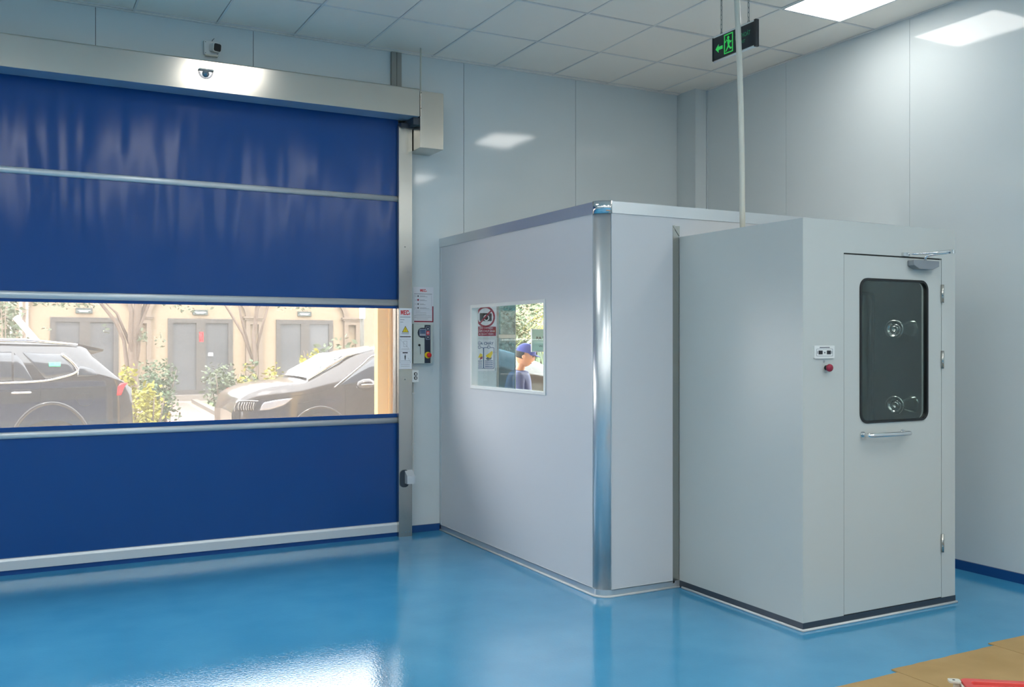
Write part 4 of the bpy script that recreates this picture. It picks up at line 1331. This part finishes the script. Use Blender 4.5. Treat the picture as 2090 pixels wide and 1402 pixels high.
q = MB().tube([(-1.2, 12.28, 1.50), (-.8, 12.26, 1.545), (.2, 12.26, 1.535), (.75, 12.28, 1.485)], [.012, .022, .022, .012], 8)
q.build('roof_rail', 'chrome', t)
q = MB()
q.add([(.74, 12.3, 1.500), (.74, 13.55, 1.500), (1.04, 12.38, 1.430), (1.04, 13.47, 1.430), (1.03, 12.38, 1.405), (1.03, 13.47, 1.405), (.76, 12.3, 1.44), (.76, 13.55, 1.44), (.90, 12.36, 1.37), (.90, 13.49, 1.37)],
      [(0, 1, 3, 2), (2, 3, 5, 4), (4, 5, 9, 8), (8, 9, 7, 6), (0, 2, 4, 8, 6), (1, 7, 9, 5, 3)])
q.build('roof_spoiler', 'carblack', t)
q = sv.patch([(1.155, .89), (1.205, .89), (1.24, .985), (1.285, 1.035), (1.20, 1.035), (1.165, .99)], off=.012)
q.build('tail_lamp', 'tail', t)
sv.patch([(.44, 1.235), (.56, 1.235), (.56, 1.285), (.44, 1.285)], off=.010, grid=4).build('sticker', 'sticker', t)
q = MB().tube([(.05, 11.985, .945), (.08, 11.955, .95), (.24, 11.955, .952), (.268, 11.985, .948)], .013, 8)
q.build('door_handle', 'chrome', t)
q = sv.strip([(.355, 1.06), (.352, .93), (.348, .79)], .0025, off=.0008)
sv.strip([(-.45, 1.06), (-.47, .8), (-.48, .5)], .0025, off=.0008, mb=q)
sv.strip([(-.9, .965), (.3, .985), (1.1, 1.0)], .003, off=.0008, mb=q)
sv.strip([(.72, .86), (.76, .92), (.86, .92), (.90, .86), (.86, .79), (.76, .79), (.72, .86)], .0025, off=.0008, mb=q)
q.build('panel_gap', 'black', t)
for cx in (.46, -2.45):
    q = MB()
    q.disc((cx, sv.Y0 + .01, .20), (0, -1, 0), .43, .018, 40)
    q.build('wheel_well', 'black', t)
    q = MB().tube([(cx + .44 * math.cos(R(a)), sv.Y0 - .012, .20 + .44 * math.sin(R(a)) * 1.42) for a in range(0, 181, 9)], .022, 8)
    q.build('arch_lip', 'carblack', t)
    sv.wheel(t, cx, .38, GZ + .38, sv.Y0 - .006)
q = MB().add([(1.02, 12.2, .30), (1.37, 12.35, .30), (1.37, 13.5, .30), (1.02, 13.65, .30), (1.02, 12.1, .72), (1.36, 12.3, .74), (1.36, 13.55, .74), (1.02, 13.75, .72)],
             [(0, 1, 5, 4), (1, 2, 6, 5), (2, 3, 7, 6), (4, 5, 6, 7), (0, 3, 2, 1), (0, 4, 7, 3)])
q.build('rear_bumper', 'carblack', t, bevel=.03)

# grey car facing left
kc = Car(12.0, 1.86,
         belt=[(2.54, .60), (2.62, .74), (2.80, .79), (3.2, .83), (3.6, .90), (3.9, .93), (4.6, .96), (6.4, 1.0), (7.15, .95)],
         top=[(2.54, .62), (2.60, .78), (2.72, .87), (2.93, .945), (3.20, .985), (3.44, 1.01), (3.80, 1.20), (4.02, 1.33), (4.35, 1.42), (5.0, 1.47), (5.9, 1.47), (6.35, 1.42), (6.75, 1.31), (7.15, 1.12), (7.3, 1.0)],
         wid=[(2.54, .62), (2.62, .80), (2.8, .90), (3.1, .97), (3.6, 1), (6.8, 1), (7.3, .86)], x0=2.54, x1=7.30, zb=.05)
t = root('grey_car', (4.8, 12.93, GZ), 'grey car facing left with grille and headlamp, half hidden by the ochre pillar', 'car')
kc.shell(90).build('body', 'cargrey', t)
# windscreen as a panel laid over the front of the cabin
q = MB()
rows = []
for i in range(9):
    x = 3.47 + (4.03 - 3.47) * i / 8
    z = interp(kc.top, x) + .028
    ya = kc.y(x, interp(kc.top, x) * .98) + .06
    yb = 2 * (kc.Y0 + kc.W / 2) - ya
    rows.append([(x, ya + (yb - ya) * k / 6, z + .012 * math.sin(math.pi * k / 6)) for k in range(7)])
q.add([p for r_ in rows for p in r_], [(i * 7 + j, i * 7 + j + 1, (i + 1) * 7 + j + 1, (i + 1) * 7 + j) for i in range(8) for j in range(6)], 0, True)
q.build('windscreen', 'carglass', t)
kc.patch([(3.86, .955), (4.02, 1.075), (4.22, 1.21), (4.42, 1.33), (5.0, 1.37), (5.0, .985), (4.1, .965)], grid=18).build('side_window', 'carglass', t)
q = kc.strip([(3.78, .93), (4.0, 1.08), (4.2, 1.22), (4.42, 1.35), (5.0, 1.385)], .008)
q.build('window_trim', 'chrome', t)
q = MB().tube([(3.45, 12.14, 1.03), (3.78, 12.22, 1.21), (4.02, 12.27, 1.335), (4.4, 12.30, 1.43)], [.012, .02, .02, .015], 8)
q.build('roof_pillar_trim', 'chrome', t)
kc.patch([(2.825, .655), (2.870, .755), (3.02, .785), (3.23, .805), (3.12, .715), (2.95, .665)], off=.012, grid=14).build('headlamp', 'head', t)
g = kc.patch([(2.562, .645), (2.60, .765), (2.80, .770), (2.755, .650)], off=.014, grid=12).build('grille', 'tyre', t)
q = MB()
for k in range(7):
    a = 2.595 + k * .026
    kc.strip([(a, .662), (a - .004, .71), (a + .012, .758)], .0045, off=.030, mb=q)
kc.strip([(2.56, .640), (2.60, .772), (2.81, .776)], .006, off=.02, mb=q)
q.build('grille_bar', 'chrome', g)
q = MB().lathe([(.0001, -.13), (.05, -.11), (.075, -.04), (.078, .04), (.05, .10), (.0001, .12)], (4.155, 11.86, .965), (1, 0, .05), 14)
q.tube([(4.08, 11.90, .93), (4.05, 12.02, .92)], .02, 6)
mi = q.build('wing_mirror', 'cargrey', t)
MB().tube([(4.06, 11.775, .965), (4.16, 11.768, .970), (4.24, 11.79, .970)], .008, 6).build('mirror_trim', 'chrome', mi)
q = kc.strip([(3.925, .93), (3.92, .75), (3.92, .35)], .003, off=.0008)
kc.strip([(2.72, .80), (3.1, .82), (3.45, .86), (3.70, .90)], .003, off=.0008, mb=q)
kc.strip([(3.3, .73), (3.6, .78), (3.8, .76)], .003, off=.0008, mb=q)
q.build('panel_gap', 'black', t)
for cx in (3.575, 6.4):
    MB().disc((cx, kc.Y0 + .012, .18), (0, -1, 0), .42, .018, 40).build('wheel_well', 'black', t)
    MB().tube([(cx + .43 * math.cos(R(a)), kc.Y0 - .012, .18 + .43 * math.sin(R(a)) * 1.17) for a in range(0, 181, 9)], .018, 8).build('arch_lip', 'cargrey', t)
    kc.wheel(t, cx, .37, GZ + .37, kc.Y0 - .008)

# ------------------------------------------------------------------ person outside the way out
def skin(name, joints, edges, parent, m, level=2, rootj=0):
    me = bpy.data.meshes.new(name)
    me.from_pydata([j[0] for j in joints], edges, [])
    o = bpy.data.objects.new(name, me); COL.objects.link(o)
    o.parent = parent
    sk = o.modifiers.new('skin', 'SKIN'); sk.use_smooth_shade = True
    for i, j in enumerate(joints):
        r_ = j[1] if isinstance(j[1], tuple) else (j[1], j[1])
        me.skin_vertices[0].data[i].radius = r_
        me.skin_vertices[0].data[i].use_root = (i == rootj)
    sb = o.modifiers.new('sub', 'SUBSURF'); sb.levels = level; sb.render_levels = level
    me.materials.append(M[m])
    return o


PXp, PYp = 4.62, 8.60
ps = root('person', (PXp, PYp, GZ), 'person in blue cap and blue grey uniform holding white papers, outside behind the booth window', 'person')
# local frame: facing +x, z up from feet; bent slightly forward
J = [((0, 0, .90), (.12, .15)), ((.01, 0, 1.08), (.105, .135)), ((.03, 0, 1.28), (.115, .165)), ((.03, 0, 1.38), (.075, .11)), ((.045, 0, 1.44), (.045, .048)),
     ((.06, 0, 1.49), (.044, .046)), ((.07, 0, 1.53), (.044, .046)), ((.08, 0, 1.56), (.044, .046)),
     ((.03, -.19, 1.365), .052), ((.05, -.25, 1.13), .040), ((.24, -.20, 1.08), .030), ((.30, -.17, 1.10), .026),
     ((.03, .19, 1.365), .052), ((.05, .25, 1.13), .040), ((.24, .20, 1.06), .030), ((.30, .16, 1.08), .026),
     ((0, -.09, .80), .088), ((.02, -.10, .47), .060), ((-.01, -.10, .09), .040), ((.13, -.11, .035), .034),
     ((0, .09, .80), .088), ((.02, .10, .47), .060), ((-.01, .10, .09), .040), ((.13, .11, .035), .034)]
E_ = [(0, 1), (1, 2), (2, 3), (3, 4), (4, 5), (5, 6), (6, 7), (2, 8), (8, 9), (9, 10), (10, 11), (2, 12), (12, 13), (13, 14), (14, 15),
      (0, 16), (16, 17), (17, 18), (18, 19), (0, 20), (20, 21), (21, 22), (22, 23)]
body = skin('body', J, E_, ps, 'skin')
J2 = [((0, 0, .84), (.145, .175)), ((.01, 0, 1.08), (.130, .16)), ((.03, 0, 1.28), (.138, .185)), ((.035, 0, 1.405), (.095, .125)), ((.04, 0, 1.44), (.062, .07)),
      ((.03, -.19, 1.365), .070), ((.05, -.25, 1.13), .056), ((.21, -.205, 1.085), .044), ((.03, .19, 1.365), .070), ((.05, .25, 1.13), .056), ((.21, .205, 1.065), .044)]
skin('jacket', J2, [(0, 1), (1, 2), (2, 3), (3, 4), (2, 5), (5, 6), (6, 7), (2, 8), (8, 9), (9, 10)], ps, 'uniform')
J3 = [((0, 0, .88), (.14, .165)), ((0, -.09, .78), .10), ((.02, -.10, .47), .078), ((-.01, -.10, .12), .065), ((0, .09, .78), .10), ((.02, .10, .47), .078), ((-.01, .10, .12), .065)]
skin('trousers', J3, [(0, 1), (1, 2), (2, 3), (0, 4), (4, 5), (5, 6)], ps, 'uniform')
q = MB()   # head: an egg with brow, nose, chin and ears, bowed a little forward
HC = Vector((.092, 0, 1.575))
v = []; f = []
nu, nv = 20, 14
tilt = Matrix.Rotation(R(14), 3, 'Y')
for j in range(nv + 1):
    ph = R(-90 + 180 * j / nv)
    for i in range(nu):
        th = R(360 * i / nu)
        x = math.cos(th) * math.cos(ph); y = math.sin(th) * math.cos(ph); z = math.sin(ph)
        rx, ry, rz = .094, .074, .118
        if z < 0: rx *= 1 - .18 * z * z; ry *= 1 - .28 * z * z
        p = Vector((x * rx, y * ry, z * rz))
        if x > .5 and abs(y) < .30:
            p.x += .024 * math.exp(-((z + .12) / .16) ** 2) * (1 - abs(y) / .30)     # nose
            p.x += .010 * math.exp(-((z + .72) / .14) ** 2)                             # chin
        v.append(HC + tilt @ p)
for j in range(nv):
    for i in range(nu):
        i2 = (i + 1) % nu
        f.append((j * nu + i, j * nu + i2, (j + 1) * nu + i2, (j + 1) * nu + i))
q.add(v, f, 0, True)
for s_ in (-1, 1):
    q.lathe([(.020, -.004), (.022, .006), (.012, .012), (.0001, .008)], HC + Vector((-.006, .072 * s_, -.01)), (-.2, s_, 0), 12)
head = q.build('head', 'skin', ps, local=True)
def hp(x, y, z): return HC + tilt @ Vector((x, y, z))
q = MB()
for s_ in (-1, 1): q.lathe([(.0001, .005), (.006, .004), (.009, 0)], hp(.082, .030 * s_, .010), tilt @ Vector((1, .35 * s_, 0)), 10)
q.build('eye', 'hair', head, local=True)
q = MB().tube([hp(.074, -.020, -.060), hp(.084, 0, -.061), hp(.074, .020, -.060)], .004, 6)
q.build('mouth', 'maroon', head, local=True)
q = MB()
v = []; f = []
for j in range(7):
    ph = R(0 + 90 * j / 6)
    for i in range(nu):
        th = R(360 * i / nu)
        v.append(hp(math.cos(th) * math.cos(ph) * .104, math.sin(th) * math.cos(ph) * .084, .034 + math.sin(ph) * .096))
for j in range(6):
    for i in range(nu):
        i2 = (i + 1) % nu
        f.append((j * nu + i, j * nu + i2, (j + 1) * nu + i2, (j + 1) * nu + i))
q.add(v, f, 0, True)
v = []
for i in range(9):
    a = R(-75 + 150 * i / 8)
    v += [hp(.100 * math.cos(a), .082 * math.sin(a), .036), hp(.10 * math.cos(a) + .066 * math.cos(a) ** .5 if abs(a) < 1.5 else 0, .086 * math.sin(a), .020)]
q.add(v + [(x[0], x[1], x[2] + .004) for x in v], [(2 * i, 2 * i + 1, 2 * i + 3, 2 * i + 2) for i in range(8)] + [(18 + 2 * i, 18 + 2 * i + 2, 18 + 2 * i + 3, 18 + 2 * i + 1) for i in range(8)], 0)
q.build('cap', 'cap', ps, local=True)
q = MB()
v = []; f = []
for j in range(5):
    zz = .040 - .075 * j / 4
    for i in range(11):
        th = R(95 + 170 * i / 10)
        k_ = 1 - .10 * (j / 4) ** 2
        v.append(hp(math.cos(th) * .099 * k_, math.sin(th) * .080 * k_, zz))
for j in range(4):
    for i in range(10):
        f.append((j * 11 + i, j * 11 + i + 1, (j + 1) * 11 + i + 1, (j + 1) * 11 + i))
q.add(v, f, 0, True)
q.build('hair', 'hair', ps, local=True)
for s, z0 in ((-1, 1.10), (1, 1.08)):
    q = MB()
    wx = .30; wy = .17 * s if s < 0 else .16
    q.lathe([(.022, 0), (.030, .02), (.032, .06), (.026, .08)], (wx, wy, z0), (1, -.25 * s, 0), 12)
    for k in range(4):
        dy = (-.024 + .016 * k)
        ln = (.060, .072, .068, .052)[k]
        q.tube([(wx + .07, wy + dy - .018 * s, z0 - .002), (wx + .07 + ln * .5, wy + dy - .03 * s, z0 + .012), (wx + .07 + ln * .8, wy + dy - .04 * s, z0 - .004)], [.010, .009, .007], 6)
    q.tube([(wx + .02, wy - .03 * s, z0 + .01), (wx + .05, wy - .055 * s, z0 + .03), (wx + .075, wy - .06 * s, z0 + .03)], [.012, .010, .008], 6)
    q.build('hand', 'skin', ps, local=True)
ps.rotation_euler = (0, 0, R(-32))
t = root('paper_sheets', (PXp + .42, PYp - .17, 0.92), 'crumpled white papers held by the person in the blue cap', 'paper')
q = MB()
rg = random.Random(5)
for k in range(3):
    v = []
    for i in range(5):
        for j in range(5):
            v.append((PXp + .32 + .05 * i + .012 * k, PYp - .28 + .06 * j, .915 + .012 * k + rg.uniform(-.012, .03)))
    n0 = len(v)
    v += [(a, b, c + .002) for a, b, c in v]
    f = [(i * 5 + j, i * 5 + j + 1, (i + 1) * 5 + j + 1, (i + 1) * 5 + j) for i in range(4) for j in range(4)]
    q.add(v, f + [tuple(n0 + x for x in ff[::-1]) for ff in f])
q.build('sheet', 'white', t)

# planting and yard clutter seen through the way out
def strap_plant(x, y, h, n, length, label, leaf='leaf_p', seed=1, name='palm'):
    t = root(name, (x, y, GZ), label, 'plant')
    MB().tube([(x, y, GZ), (x, y, GZ + h)], [.07, .05], 8).build('trunk', 'bark', t)
    rg = random.Random(seed)
    q = MB()
    for k in range(n):
        a = rg.uniform(0, 6.28); e = rg.uniform(-.3, 1.2)
        L = length * rg.uniform(.6, 1.1)
        z0 = GZ + h * rg.uniform(.55, 1.05)
        d = Vector((math.cos(a), math.sin(a), 0)); s_ = Vector((-math.sin(a), math.cos(a), 0))
        v = []
        for i in range(6):
            u = i / 5
            c = Vector((x, y, z0)) + d * (L * u * math.cos(e * (1 - u))) + Vector((0, 0, L * (math.sin(e) * u - .9 * u * u)))
            w_ = .028 * math.sin(math.pi * min(.97, u + .12)) + .002
            v += [c - s_ * w_, c + s_ * w_]
        q.add(v, [(2 * i, 2 * i + 1, 2 * i + 3, 2 * i + 2) for i in range(5)], 0)
    q.build('frond', leaf, t, fix=False)
    return t


strap_plant(8.35, 14.7, 1.7, 150, .8, 'palm with drooping pale fronds, beyond the way out', seed=4)
strap_plant(9.45, 16.0, 2.2, 110, .8, 'yellow green palm behind the mint direction board', leaf='leaf_y', seed=9)
shrub(10.6, 19.6, 2.3, 3.4, 3600, .055, 'leaf_p', 'large pale bush filling the yard beyond the way out')
shrub(13.2, 20.5, 2.4, 3.2, 1400, .08, 'leaf_g', 'dark bush beyond the way out, at its right side')
shrub(8.3, 18.4, 1.8, 3.2, 2400, .055, 'leaf_g', 'dark bush beyond the tinted pane of the way out')
t = root('meter_cabinet', (6.95, 10.6, GZ), 'cream utility cabinet behind the person, beyond the way out', 'cabinet')
MB().box(6.45, 10.4, GZ, 7.9, 10.8, 1.22).build('housing', 'cream', t, bevel=.01)
MB().box(6.40, 10.35, 1.22, 7.95, 10.85, 1.26).build('lid', 'white', t)
q = MB()
for z in (1.06, .96): q.box(6.72, 10.39, z, 6.84, 10.40, z + .02)
q.build('louvre', 'trunk', t)
